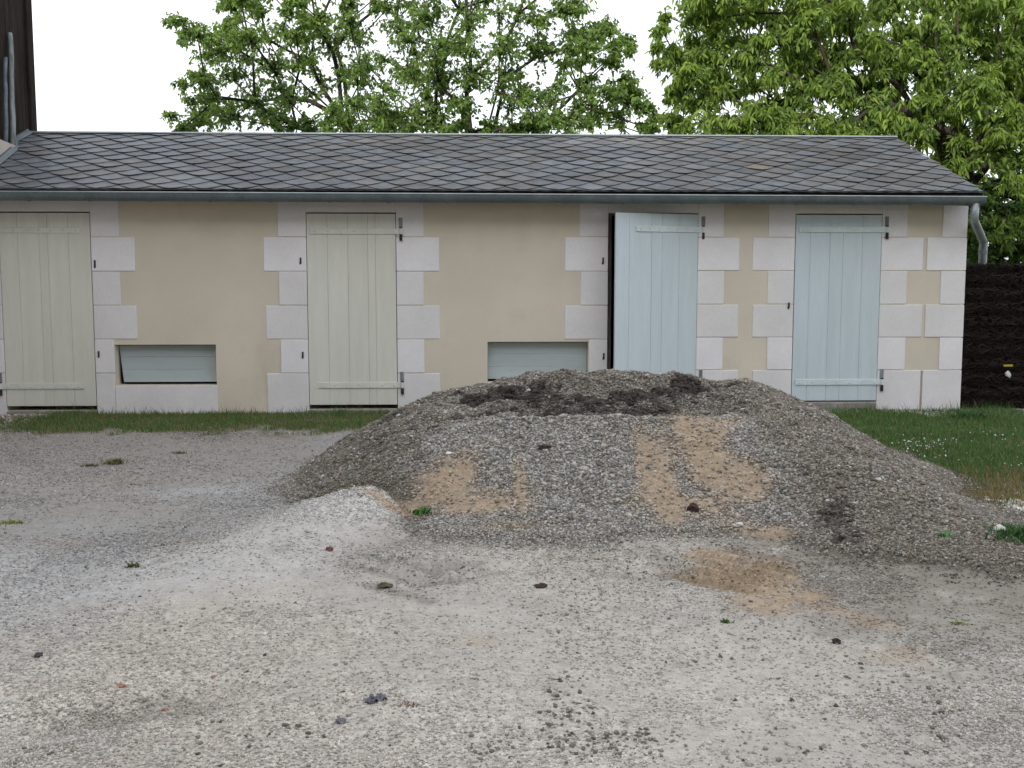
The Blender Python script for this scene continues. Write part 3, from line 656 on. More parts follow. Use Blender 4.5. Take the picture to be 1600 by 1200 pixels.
def wall_holes(mb, x0, x1, z0, z1, holes, ya, yb):
    xs = sorted({x0, x1, *[h[0] for h in holes], *[h[1] for h in holes]}); zs = sorted({z0, z1, *[h[2] for h in holes], *[h[3] for h in holes]})
    solid = lambda i, k: 0 <= i < len(xs) - 1 and 0 <= k < len(zs) - 1 and not any(h[0] < (xs[i] + xs[i+1]) / 2 < h[1] and h[2] < (zs[k] + zs[k+1]) / 2 < h[3] for h in holes)
    for i in range(len(xs) - 1):
        for k in range(len(zs) - 1):
            if not solid(i, k): continue
            a, b, c, d = xs[i], xs[i+1], zs[k], zs[k+1]
            mb.poly([(a, ya, c), (b, ya, c), (b, ya, d), (a, ya, d)]); mb.poly([(a, yb, c), (a, yb, d), (b, yb, d), (b, yb, c)])
            if not solid(i - 1, k): mb.poly([(a, ya, c), (a, ya, d), (a, yb, d), (a, yb, c)])
            if not solid(i + 1, k): mb.poly([(b, ya, c), (b, yb, c), (b, yb, d), (b, ya, d)])
            if not solid(i, k - 1): mb.poly([(a, ya, c), (a, yb, c), (b, yb, c), (b, ya, c)])
            if not solid(i, k + 1): mb.poly([(a, ya, d), (b, ya, d), (b, yb, d), (a, yb, d)])
    bmesh.ops.remove_doubles(mb.bm, verts=mb.bm.verts, dist=1e-5)
RIDGE_Y = 1.92; EAVE_Y = -0.30
ZE = wp(900, 300, EAVE_Y).z; ZRL = wp(70, 213.5, RIDGE_Y).z; ZRR = wp(1393, 213.5, RIDGE_Y).z; ZR = (ZRL + ZRR) / 2
SL = (ZR - ZE) / (RIDGE_Y - EAVE_Y)
mb = MB(); wall_holes(mb, XL, XR, -0.3, ZW_TOP, holes, 0.0, WT)
BACK = 2 * RIDGE_Y
def gable(mb, x0, x1):     # end wall following the roof
    prof = [(WT, -0.3), (BACK - WT, -0.3), (BACK - WT, ZE + (-EAVE_Y + WT) * SL - .03), (RIDGE_Y, ZR - .05), (WT, ZE + (-EAVE_Y + WT) * SL - .03)]
    A = [mb.bm.verts.new((x0, y, z)) for y, z in prof]; B = [mb.bm.verts.new((x1, y, z)) for y, z in prof]
    mb.bm.faces.new(A); mb.bm.faces.new(B[::-1])
    for i in range(5): mb.bm.faces.new((A[i], B[i], B[(i + 1) % 5], A[(i + 1) % 5]))
gable(mb, XR - .3, XR); gable(mb, XL, XL + .3)
mb.box(XL, XR, BACK - WT + .001, BACK, -0.3, ZE + .12)
mb.build("wall", M['render'], bld)
mb = MB(); mb.box(XL + .301, XR - .301, WT + .002, BACK - WT - .002, -0.05, 0.02); mb.build("floor", M['black'], bld)
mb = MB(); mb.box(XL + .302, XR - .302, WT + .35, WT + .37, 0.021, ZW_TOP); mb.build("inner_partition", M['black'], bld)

# stone quoins: one part per stack, each block with its own slight irregularity
rows_l = [320, 370, 424, 477, 530, 583, 643]; rows_r = [320, 371, 423, 475.5, 527, 578, 648]
stacks = [
 [(-70, -1), (-70, 2), (-40, 3), (-70, 4), (-40, 5), (-70, 7)],
 [(143, 185.5), (145, 211), (146, 188), (147, 214), (148.5, 179), (149.5, 180)],
 [(434, 477), (412, 478), (436, 479), (416, 480.5), (439, 481.5), (418, 482.5)],
 [(619, 662), (620, 686), (620.5, 662), (621, 687), (621.5, 663), (622, 688)],
 [(906, 949.5), (883, 949), (907, 949), (882, 948.5), (920, 948), (883, 948)],
 [(1090, 1131), (1090, 1155), (1089, 1131), (1089, 1153), (1088, 1129), (1088, 1152)],
 [(1201, 1241), (1176, 1240.5), (1199, 1240), (1175.5, 1239), (1198, 1238), (1175, 1237)],
 [(1378, 1418), (1377, 1442), (1376, 1416), (1375, 1440), (1373, 1413.5), (1371, 1437)],
 [(1473, 0), (1448, 0), (1469, 0), (1445, 0), (1467, 0), (1440, 0)]]
door_edge = [doors[0][0], doors[0][1], doors[1][0], doors[1][1], doors[2][0], doors[2][1], doors[3][0], doors[3][1], None]
rq = random.Random(3)
for si, st in enumerate(stacks):
    rows = rows_l if si < 5 else rows_r
    mb = MB()
    for k, (a, b) in enumerate(st):
        ym = (rows[k] + rows[k+1]) / 2; pm = (a + (b or a)) / 2
        z1 = wp(pm, rows[k]).z - .004; z0 = wp(pm, rows[k+1]).z + .003
        if k == 0: z1 = ZW_TOP - .001
        if k == 5: z0 = -0.1
        xa = wp(a, ym).x; xb = wp(b, ym).x if b else XR + .004
        if door_edge[si] is not None:
            if si % 2 == 0: xb = door_edge[si] + .002
            else: xa = door_edge[si] - .002
        pr = rq.uniform(.007, .011)
        if si == 8: mb.box(xa, xb + pr - .008 + .004, -pr, .32 + (.12 if k % 2 else 0), z0, z1, bevel=.005, seg=2)
        else: mb.box(xa, xb, -pr, .012, z0, z1, bevel=.007, seg=2)
    o = mb.build("quoin", M['stone'], bld)
# lintels above the doors, sills
for i, (a, b) in enumerate(doors):
    mb = MB(); mb.box(a + .003, b - .003, -.0075, .012, ztop + .004, ZW_TOP - .002, bevel=.003); mb.build("lintel", M['stone'], bld)
    mb = MB(); zb = holes[i][2]; mb.box(a + .004, b - .004, -.03 if i != 3 else -.02, WT - .02, -.15, zb - .004, bevel=.012, seg=2); mb.build("doorstep", M['concrete'], bld)
mb = MB(); mb.box(wp(181.5, 620).x, wp(340, 620).x, -.0095, .012, -.1, hatch1[2] - .003, bevel=.005, seg=2); mb.build("sill", M['stone'], bld)
mb = MB(); mb.box(wp(762, 620).x, wp(918, 620).x, -.0095, .012, -.1, hatch2[2] - .003, bevel=.005, seg=2); mb.build("sill", M['stone'], bld)
mb = MB(); mb.box(wp(1437.6, 610).x, wp(1439.6, 610).x, -.006, .01, .0, wp(1438, 579).z); mb.build("joint", M['mortar'], bld)

# doors
def boards(mb, W, H, edges, t=.032, seed=0):
    """vertical planks between x positions `edges` (0..W), local: x right, z up, front at y=0"""
    r = random.Random(seed); es = [0] + edges + [W]
    for a, b in zip(es, es[1:]):
        g = .0009; mb.box(a + (g if a > 0 else 0), b - (g if b < W else 0), r.uniform(0, .002), t, 0, H, bevel=.0014)
    mb.box(.01, W - .01, t * .5, t - .004, .01, H - .01)
def make_door(i, paint, edges, hinge, straps, ang=0.0, label=None, y=-.012, th=0.0, upper_len=.86, lower_len=.86, gap=.008):
    a, b = doors[i]; zb = holes[i][2] + (.045 if i != 3 else .016); W = b - a - 2 * gap; H = ztop - zb - .012
    pv = empty_piv = None
    hx = b - gap if hinge > 0 else a + gap
    T = Matrix.Translation((hx, y, zb)) @ Matrix.Rotation(ang, 4, 'Z') @ Matrix.Translation((-W if hinge > 0 else 0, 0, 0))
    mb = MB(); boards(mb, W, H, [W * e for e in edges], seed=i)
    for v in mb.bm.verts: v.co = T @ v.co
    d = mb.build("door", paint, bld)
    if label: d['label'] = label
    for (zc, L, thin) in straps:
        z = zc - zb; mb = MB(); hh = .029 if not thin else .026
        xx0, xx1 = (W - L, W + .055) if hinge > 0 else (-.055, L)
        pr = .011 if not thin else .007
        mb.box(xx0, xx1, -pr, .0, z - hh, z + hh, bevel=.002)
        xe = xx1 if hinge > 0 else xx0
        mb.tube([(xe, -pr / 2 - .004, z - hh), (xe, -pr / 2 - .004, z + hh)], .017, 10)
        nr = 7
        for k in range(nr):
            xr = xx0 + .05 + (xx1 - xx0 - .13) * k / (nr - 1) if hinge > 0 else xx0 + .08 + (xx1 - xx0 - .13) * k / (nr - 1)
            mb.sphere((xr, -pr, z + (.004 if k % 2 else -.004)), .011, 8, (1, .6, 1))
        for v in mb.bm.verts: v.co = T @ v.co
        s = mb.build("strap_hinge", M['cream_iron'] if paint is M['cream_paint'] else M['blue_iron'], None); s.parent = d
        # pintle let into the stone beside the door
        p = T @ Vector((xe, -pr / 2 - .004, z)); mb = MB()
        mb.tube([(p.x, p.y, p.z - .095), (p.x, p.y, p.z + hh + .012)], .015, 10)
        mb.box(p.x - .016, p.x + .016, -.002, .02, p.z - .085, p.z - .035, bevel=.003)
        mb.box(p.x - .012, p.x + .012, p.y, -.002, p.z - .080, p.z - .045)
        mb.build("hinge_pin", M['iron'], bld)
        mb = MB(); mb.box(p.x - .022, p.x + .016, -.016, -.0095, p.z + .034, p.z + .135, bevel=.002); mb.build("hinge_plate", M['pole_wood'], bld)
    return d
zs = lambda px, py: wp(px, py).z
make_door(0, M['cream_paint'], [.20, .435, .53, .76], -1, [(zs(60, 603), .78, False), (zs(60, 360), .80, True)], label="cream planked door at the left end")
make_door(1, M['cream_paint'], [.23, .46, .685, .77], 1, [(zs(600, 361.5), .86, False), (zs(600, 601.5), .80, False)], label="cream planked door in the middle")
make_door(2, M['blue_paint'], [.16, .43, .56, .77], 1, [(zs(1080, 359), .70, False), (zs(1080, 598), .70, False)], ang=R(17), label="pale blue planked door standing ajar", gap=.004)
make_door(3, M['blue_paint'], [.17, .40, .555, .78], 1, [(zs(1380, 359), .86, False), (zs(1380, 596.5), .86, False)], label="pale blue planked door at the right end")
# timber jamb of the open door
mb = MB(); a = doors[2][0]; mb.box(a + .002, a + .045, .03, .11, holes[2][2], ztop - .002, bevel=.006); mb.build("door_jamb", M['old_wood'], bld)
# iron catches on the stones
for (px, py, h) in ((149, 412, .07), (155, 553, .06), (470, 407, .06), (473.5, 554, .06), (942, 407, .06), (943, 556, .06), (1232, 477, .06)):
    p = wp(px, py); mb = MB(); mb.box(p.x - .008, p.x + .008, -.022, -.006, p.z - h / 2, p.z + h / 2, bevel=.003); mb.box(p.x - .012, p.x + .004, -.012, -.006, p.z - h / 2 - .01, p.z - h / 2 + .015)
    mb.build("door_catch", M['iron'], bld)
# low hatches with recessed shutters
def hatch(h, drop, label):
    a, b, z0, z1 = h; mb = MB(); H = z1 - z0; lo = .026
    for k in range(3):
        mb.box(a + .004, b - .004, .115 + .001 * k, .145, z0 + lo + (H - lo) * k / 3 + (.0006 if k else 0), z0 + lo + (H - lo) * (k + 1) / 3 - (.0006 if k < 2 else .012), bevel=.0008)
    for v in mb.bm.verts:
        t = (v.co.z - z0) / H; u = (b - v.co.x) / (b - a)
        v.co.x += u * (1 - t) * drop; v.co.y += -.02 * (1 - t)
    s = mb.build("shutter", M['green_paint'], bld); s['label'] = label
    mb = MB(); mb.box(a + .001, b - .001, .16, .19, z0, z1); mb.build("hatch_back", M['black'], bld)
hatch(hatch1, .05, "grey green shutter set in the left low opening"); hatch(hatch2, .0, "grey green shutter set in the low opening behind the heap")

# roof: boarding, diamond slates as real overlapping plates
slope_len = math.hypot(RIDGE_Y - EAVE_Y, ZR - ZE); ang = math.atan(SL)
def roof_pt(x, v, off=0.0, front=True):        # v metres up the slope, off metres above it
    y = EAVE_Y + v * math.cos(ang) - off * math.sin(ang); z = ZE + v * math.sin(ang) + off * math.cos(ang)
    return (x, y if front else 2 * RIDGE_Y - y, z)
mb = MB()
for fr in (True, False):
    A = [roof_pt(XL, .02, -.008, fr), roof_pt(XR + .02, .02, -.008, fr), roof_pt(XR + .02, slope_len, -.008, fr), roof_pt(XL, slope_len, -.008, fr)]
    B = [roof_pt(XL, .02, -.032, fr), roof_pt(XR + .02, .02, -.032, fr), roof_pt(XR + .02, slope_len, -.032, fr), roof_pt(XL, slope_len, -.032, fr)]
    mb.poly(A); mb.poly(B[::-1])
    for i in range(4): mb.poly([A[i], A[(i + 1) % 4], B[(i + 1) % 4], B[i]])
mb.build("roof_boarding", M['dark_wood'], bld)
SW, SH = 0.345, 0.160
rs = random.Random(11); V = []; Fq = []; C = []
def slate_col(x, v):
    t = rs.random(); warm = 0.25 + 0.5 * (x - XL) / (XR - XL)
    g = np.array([.118, .128, .138]) if rs.random() > warm else np.array([.126, .122, .120])
    c = g * rs.uniform(.80, 1.16) * (.62 + .76 * float(fbm(np.array(x * .9), np.array(v * 2.0), 88)))
    if t < .006: c = np.array([.20, .165, .135]) * rs.uniform(.8, 1.1)
    elif t < .10: c = np.array([.13, .143, .155])
    return c
for fr in (True, False):
    nrow = int(slope_len / SH) + 2
    for r_ in range(-1, nrow):
        for k in range(-1, int((XR - XL) / SW) + 2):
            xc = XL + k * SW + (SW / 2 if r_ % 2 else 0) + rs.uniform(-.010, .010); vc = r_ * SH + rs.uniform(-.008, .008)
            w = SW / 2 + .004; tilt = rs.uniform(.9, 1.25)
            kk = rs.uniform(-.04, .05); out = [(0, -SH * 1.02, 1), (w * .34, -SH * (.80 + kk), .85), (w * .70, -SH * (.40 + kk), .62), (w, SH * .02, .38), (w * .55, SH * .6, .15), (0, SH * 1.2, 0), (-w * .55, SH * .6, .15), (-w, SH * .02, .38), (-w * .70, -SH * (.40 - kk), .62), (-w * .34, -SH * (.80 - kk), .85)]
            rot = rs.gauss(0, .022)
            i0 = len(V); th = .0042
            pts = []
            for (u, v, l) in out:
                u, v = u * math.cos(rot) - v * math.sin(rot), u * math.sin(rot) + v * math.cos(rot)
                X = min(max(xc + u, XL), XR + .035); vv = min(max(vc + v, 0.0), slope_len)
                pts.append((X, vv, .001 + l * .019 * tilt))
            if max(p[1] for p in pts) - min(p[1] for p in pts) < .01 or max(p[0] for p in pts) - min(p[0] for p in pts) < .01: continue
            for (X, vv, l) in pts: V.append(roof_pt(X, vv, l + th, fr))
            for (X, vv, l) in pts: V.append(roof_pt(X, vv, l, fr))
            c = slate_col(xc, vc); C += [c] * 20
            top = [i0 + j for j in range(10)]; Fq.append(top)
            for j in range(10): Fq.append([i0 + j, i0 + 10 + j, i0 + 10 + (j + 1) % 10, i0 + (j + 1) % 10])
me = bpy.data.meshes.new("roof"); me.from_pydata(V, [], Fq); me.update()
at = me.color_attributes.new("Col", 'FLOAT_COLOR', 'POINT')
cc = np.ones((len(V), 4), dtype=np.float32); cc[:, :3] = np.array(C); at.data.foreach_set("color", cc.ravel())
roof = link("roof", me, M['slate']); child_of(roof, bld)
# zinc ridge
mb = MB()
mb.tube([(XL, RIDGE_Y, ZR + .018), (XR + .03, RIDGE_Y, ZR + .018)], .020, 12)
for fr in (True, False):
    A = [roof_pt(XL, slope_len - .03, .030, fr), roof_pt(XR + .03, slope_len - .03, .030, fr), roof_pt(XR + .03, slope_len + .005, .032, fr), roof_pt(XL, slope_len + .005, .032, fr)]
    mb.poly(A)
mb.build("ridge_cap", M['zinc_light'], bld)
# fascia, rafter ends and gutter
mb = MB(); mb.box(XL, XR + .02, EAVE_Y + .035, EAVE_Y + .06, ZE - .065, ZE - .025); mb.build("fascia", M['dark_wood'], bld)
mb = MB(); mb.box(XL, XR, EAVE_Y + .061, .02, ZE - .042, ZE - .032); mb.build("soffit", M['old_wood'], bld)
GXR = wp(1535, 312, EAVE_Y).x
gyc = EAVE_Y - .035; grad = .058; drop = .022
def gz(x): return ZE - .024 - drop * (x - XL) / (XR - XL)
mb = MB(); prof = [(gyc + grad * math.cos(a), 1.35 * grad * math.sin(a)) for a in [math.pi + math.pi * k / 12 for k in range(13)]]
inner = [(gyc + (grad - .003) * math.cos(a), 1.35 * (grad - .003) * math.sin(a)) for a in [2 * math.pi - math.pi * k / 12 for k in range(13)]]
pr = prof + inner
A = [mb.bm.verts.new((XL, y, gz(XL) + z)) for y, z in pr]; B = [mb.bm.verts.new((GXR, y, gz(GXR) + z)) for y, z in pr]
for i in range(len(pr)): mb.bm.faces.new((A[i], B[i], B[(i + 1) % len(pr)], A[(i + 1) % len(pr)]))
mb.bm.faces.new([mb.bm.verts.new((GXR, y, gz(GXR) + z)) for y, z in prof]); mb.bm.faces.new([mb.bm.verts.new((XL, y, gz(XL) + z)) for y, z in prof])
gut = mb.build("gutter", M['zinc'], bld)
def sub(mb, name, mat, par):
    s = mb.build(name, mat, None); s.parent = par; return s
mb = MB(); mb.tube([(XL, gyc - grad, gz(XL) + .004), (GXR, gyc - grad, gz(GXR) + .004)], .008, 8); sub(mb, "bead", M['zinc_light'], gut)
k = 0; x = XL + .35
while x < XR:
    mb = MB(); pts = [(x, gyc + (grad + .003) * math.cos(a), gz(x) + 1.35 * (grad + .003) * math.sin(a)) for a in [math.pi * .98 + math.pi * 1.04 * t / 10 for t in range(11)]]
    for p, q in zip(pts, pts[1:]):
        mb.bm.faces.new([mb.bm.verts.new((p[0] - .012, p[1], p[2])), mb.bm.verts.new((p[0] + .012, p[1], p[2])), mb.bm.verts.new((q[0] + .012, q[1], q[2])), mb.bm.verts.new((q[0] - .012, q[1], q[2]))])
    mb.box(x - .012, x + .012, gyc + grad, EAVE_Y + .034, gz(x) - .004, gz(x) + .004)
    sub(mb, "bracket", M['zinc'], gut); x += .575
# downpipe at the right corner
p0 = wp(1521, 319, -.30); p1 = wp(1521.5, 345, -.25); p2 = wp(1546, 380, .20); 
dpts = [(p0.x, gyc, gz(p0.x) - grad + .01), (p0.x, gyc + .01, p1.z + .03), (p0.x + .012, gyc + .03, p1.z), (p2.x - .02, .30, p2.z + .03), (p2.x, .33, p2.z - .01), (p2.x, .33, 0.02)]
mb = MB(); mb.tube(dpts, .042, 14)
pipe = mb.build("downpipe", M['zinc_light'], bld, smooth=True)
mb = MB(); mb.tube([(p2.x, .33, p2.z - .11), (p2.x, .33, p2.z - .075)], .047, 14); sub(mb, "pipe_collar", M['zinc'], pipe)

# ------------------------------------------------------------------ taller timber barn on the left
barn = empty("timber_barn", (-8.2, 2.6, 0))
tag(barn, "tall dark weatherboarded barn adjoining the left end of the slate roof", "barn")
BX = XL - .02; BY0, BY1 = -3.8, 2.02
mb = MB(); r2 = random.Random(8); y = BY0
while y < BY1 - .01:
    w = min(r2.uniform(.14, .22), BY1 - y); mb.box(BX - .05 - r2.uniform(0, .012), BX - .001 - r2.uniform(0, .01), y + .002, y + w - .002, 0.0, 6.2, bevel=.003); y += w
x = BX - .06
while x > -11:
    w = r2.uniform(.14, .22); mb.box(x - w + .002, x - .002, BY0 - .0 - r2.uniform(0, .01), BY0 + .04, 0, 6.2, bevel=.003); mb.box(x - w + .002, x - .002, BY1 - .04, BY1, 0, 6.2); x -= w
mb.box(-11.05, -11.0, BY0, BY1, 0, 6.2)
mb.build("board_wall", M['dark_wood'], barn)
mb = MB(); mb.box(BX - .10, BX + .03, BY1 - .001, BY1 + .14, 0, 6.25, bevel=.01); mb.build("corner_post", M['dark_wood'], barn)
mb = MB()
A = [(-11.2, BY0 - .4, 5.9), (BX + .0, BY0 - .4, 5.9), (BX + .0, -.9, 7.2), (-11.2, -.9, 7.2)]; mb.poly(A); mb.poly([(a, b, c - .06) for a, b, c in A][::-1])
A2 = [(-11.2, 2.2, 5.9), (-11.2, -.9, 7.2), (BX, -.9, 7.2), (BX, 2.2, 5.9)]; mb.poly(A2)
mb.build("roof", M['dark_wood'], barn)
bz = wp(0, 226, 1.0).z
bz = 2.84; mb = MB(); PL = [(BX + .002, BY0 + .05), (-4.94, BY0 + .05), (-4.94, .2), (-5.085, 1.47), (BX + .002, 1.47)]
A = [mb.bm.verts.new((x, y, 0)) for x, y in PL]; B = [mb.bm.verts.new((x, y, bz)) for x, y in PL]
mb.bm.faces.new(A[::-1]); mb.bm.faces.new(B)
for i in range(5): mb.bm.faces.new((A[i], A[(i + 1) % 5], B[(i + 1) % 5], B[i]))
mb.build("rendered_plinth", M['barn_render'], barn)
# sloping flashing between slates and barn
mb = MB()
vy = lambda v: EAVE_Y + v * math.cos(ang)
fx = lambda v: -4.935 if vy(v) < .2 else (-4.935 - .145 * (vy(v) - .2) / 1.27 if vy(v) < 1.47 else BX + .03)
vs_ = [0, .3, .54, 1.0, 1.5, 1.9, 1.93, slope_len]
for a, b in zip(vs_, vs_[1:]):
    mb.poly([roof_pt(fx(a), a, .05), roof_pt(fx(a) + .06, a, .026), roof_pt(fx(b) + .06, b, .026), roof_pt(fx(b), b, .05)])
    mb.poly([roof_pt(fx(a), a, .05), roof_pt(fx(b), b, .05), roof_pt(fx(b), b, .066), roof_pt(fx(a), a, .066)])
mb.build("flashing", M['zinc'], bld)
# poles leaning on the barn wall above the roof
def pole(name, a, b, r0, r1, label, mat):
    a = Vector(a); b = Vector(b); mb = MB(); rr = random.Random(len(label)); pts = []; rad = []
    for k in range(9):
        t = k / 8; p = a.lerp(b, t) + Vector((rr.uniform(-.006, .006), rr.uniform(-.008, .008), 0)) - a; pts.append(p); rad.append((r0 + (r1 - r0) * t) * rr.uniform(.95, 1.05))
    mb.tube(pts, rad, 10); o = mb.build(name, mat, smooth=True); o.location = a; tag(o, label, "pole"); return o
def bw(px, py):  # on the barn's side wall
    r = ray(px, py); t = (BX + .05) / r.x; return Vector((BX + .05, -CAM_D + r.y * t, CAM_H + r.z * t))
pa = bw(9, 236); pb = bw(18, 52)
pa = Vector((BX + .13, pa.y, bz - .01)); pole("wooden_pole", pa, (BX + .04, pb.y, pb.z), .030, .026, "pale weathered round pole leaning against the dark barn wall", M['pole_wood'])
pa = bw(-2, 236); pole("wooden_pole", (BX + .13, pa.y, bz - .01), (BX + .05, bw(9, 90).y, bw(9, 90).z), .022, .020, "thinner bluish pole, nearest the picture's left edge on the barn", mottled('bluish_pole', (.13, .15, .19), .2, 8, .6, .3))

# ------------------------------------------------------------------ dark brushwood fence on the right
fence = empty("brushwood_fence", (XR + 1.8, .12, 0))
tag(fence, "dark brown woven brushwood fence running on from the right wall corner", "fence")
FT = wp(1550, 410, .12).z
rf = np.random.default_rng(4); mb = MB()
mb.box(XR + .012, XR + 4.2, .10, .15, -.05, FT - .02)
panel = mb.build("backing_panel", M['brushwood'], fence)
V = []; Fq = []; n = 16000
X0 = rf.uniform(XR + .015, XR + 4.1, n); Z0 = rf.uniform(.02, FT - .02, n); L = rf.uniform(.03, .10, n); th = rf.uniform(.002, .005, n); a = rf.normal(0, .9, n)
lay = rf.uniform(.062, .098, n)
dx = np.cos(a) * L / 2; dz = np.sin(a) * L / 2
X0 = np.clip(X0, XR + .02 + np.abs(dx), XR + 4.15)
P0 = np.stack([X0 - dx, lay, Z0 - dz], 1); P1 = np.stack([X0 + dx, lay + rf.uniform(-.01, .0, n), Z0 + dz], 1)
o4 = [np.stack([np.zeros(n), -th, th], 1), np.stack([np.zeros(n), -th, -th], 1), np.stack([np.zeros(n), th, -th], 1), np.stack([np.zeros(n), th, th], 1)]
V = np.stack([P0 + o for o in o4] + [P1 + o for o in o4], 1).reshape(-1, 3); b8 = np.arange(n)[:, None] * 8
Fq = np.concatenate([b8 + np.array([[j, (j + 1) % 4, 4 + (j + 1) % 4, 4 + j]]) for j in range(4)])
fc = np.array([.020, .015, .012]) * (.55 + 1.0 * (np.sin(Z0 * 42) > -.2))[:, None] * rf.uniform(.6, 1.4, n)[:, None]
br = from_np("woven_brushwood", V, Fq, np.repeat(fc, 8, axis=0), M['stones']); child_of(br, fence)
for k in range(3):
    mb = MB(); mb.tube([(XR + .5 + 1.6 * k, .18, -.1), (XR + .5 + 1.6 * k, .18, FT + .01)], .03, 8); mb.build("post", M['dark_wood'], fence)
# yellow tag and white scrap caught in the fence
p = wp(1574, 571, .05); mb = MB(); mb.box(-.05, .05, 0, .006, -.011, .011, bevel=.002); o = mb.build("yellow_tag", mottled('yellow_plastic', (.40, .34, .03), .1, 10, .5, .3)); o.location = p + Vector((0, -.02, 0)); tag(o, "small yellow strip fixed on the dark fence above the white scrap", "yellow strip")
b = bmesh.new(); bmesh.ops.create_icosphere(b, subdivisions=2, radius=1)
for v in b.verts: v.co = Vector((v.co.x * .03 + v.co.z * -.012, v.co.y * .008 + .006 * math.sin(v.co.x * 5), v.co.z * .036 * (1 + .3 * math.sin(v.co.x * 4))))
me = bpy.data.meshes.new("white_scrap"); b.to_mesh(me); b.free(); o = link("white_scrap", me, mottled('white_plastic', (.6, .6, .6), .05, 10, .5, .3), smooth=True); o.location = wp(1575, 585, .02); tag(o, "white scrap of plastic caught on the dark fence", "plastic scrap")

# ------------------------------------------------------------------ unseen building, added behind the camera to throw the yard into shade
shade_house = empty("added_shade_house", (-6, -27, 0)); tag(shade_house, "tall plain rendered building with slate roof, added unseen behind the viewer to shade the yard", "shade_house")
hw = [(-18 + 4 * k, -16.9 + 4 * k, z, z + 1.9) for k in range(8) for z in (1.0, 4.2)]
mb = MB(); wall_holes(mb, -26, 15, 0, 8.0, hw, -32.4, -22.0); mb.build("wall", M['barn_render'], shade_house)
mb = MB()
for y0 in (-21.5, -32.9): mb.poly([(-26.4, y0, 7.9), (15.4, y0, 7.9), (15.4, -27.2, 14.4), (-26.4, -27.2, 14.4)])
for x0 in (-26, 15): mb.poly([(x0, -22, 8), (x0, -32.4, 8), (x0, -27.2, 14.2)])
mb.build("roof", M['zinc'], shade_house)
for (a, b, z0, z1) in hw:
    mb = MB(); mb.box(a, b, -22.2, -22.16, z0, z1); mb.build("added_shade_window", M['black'], shade_house)

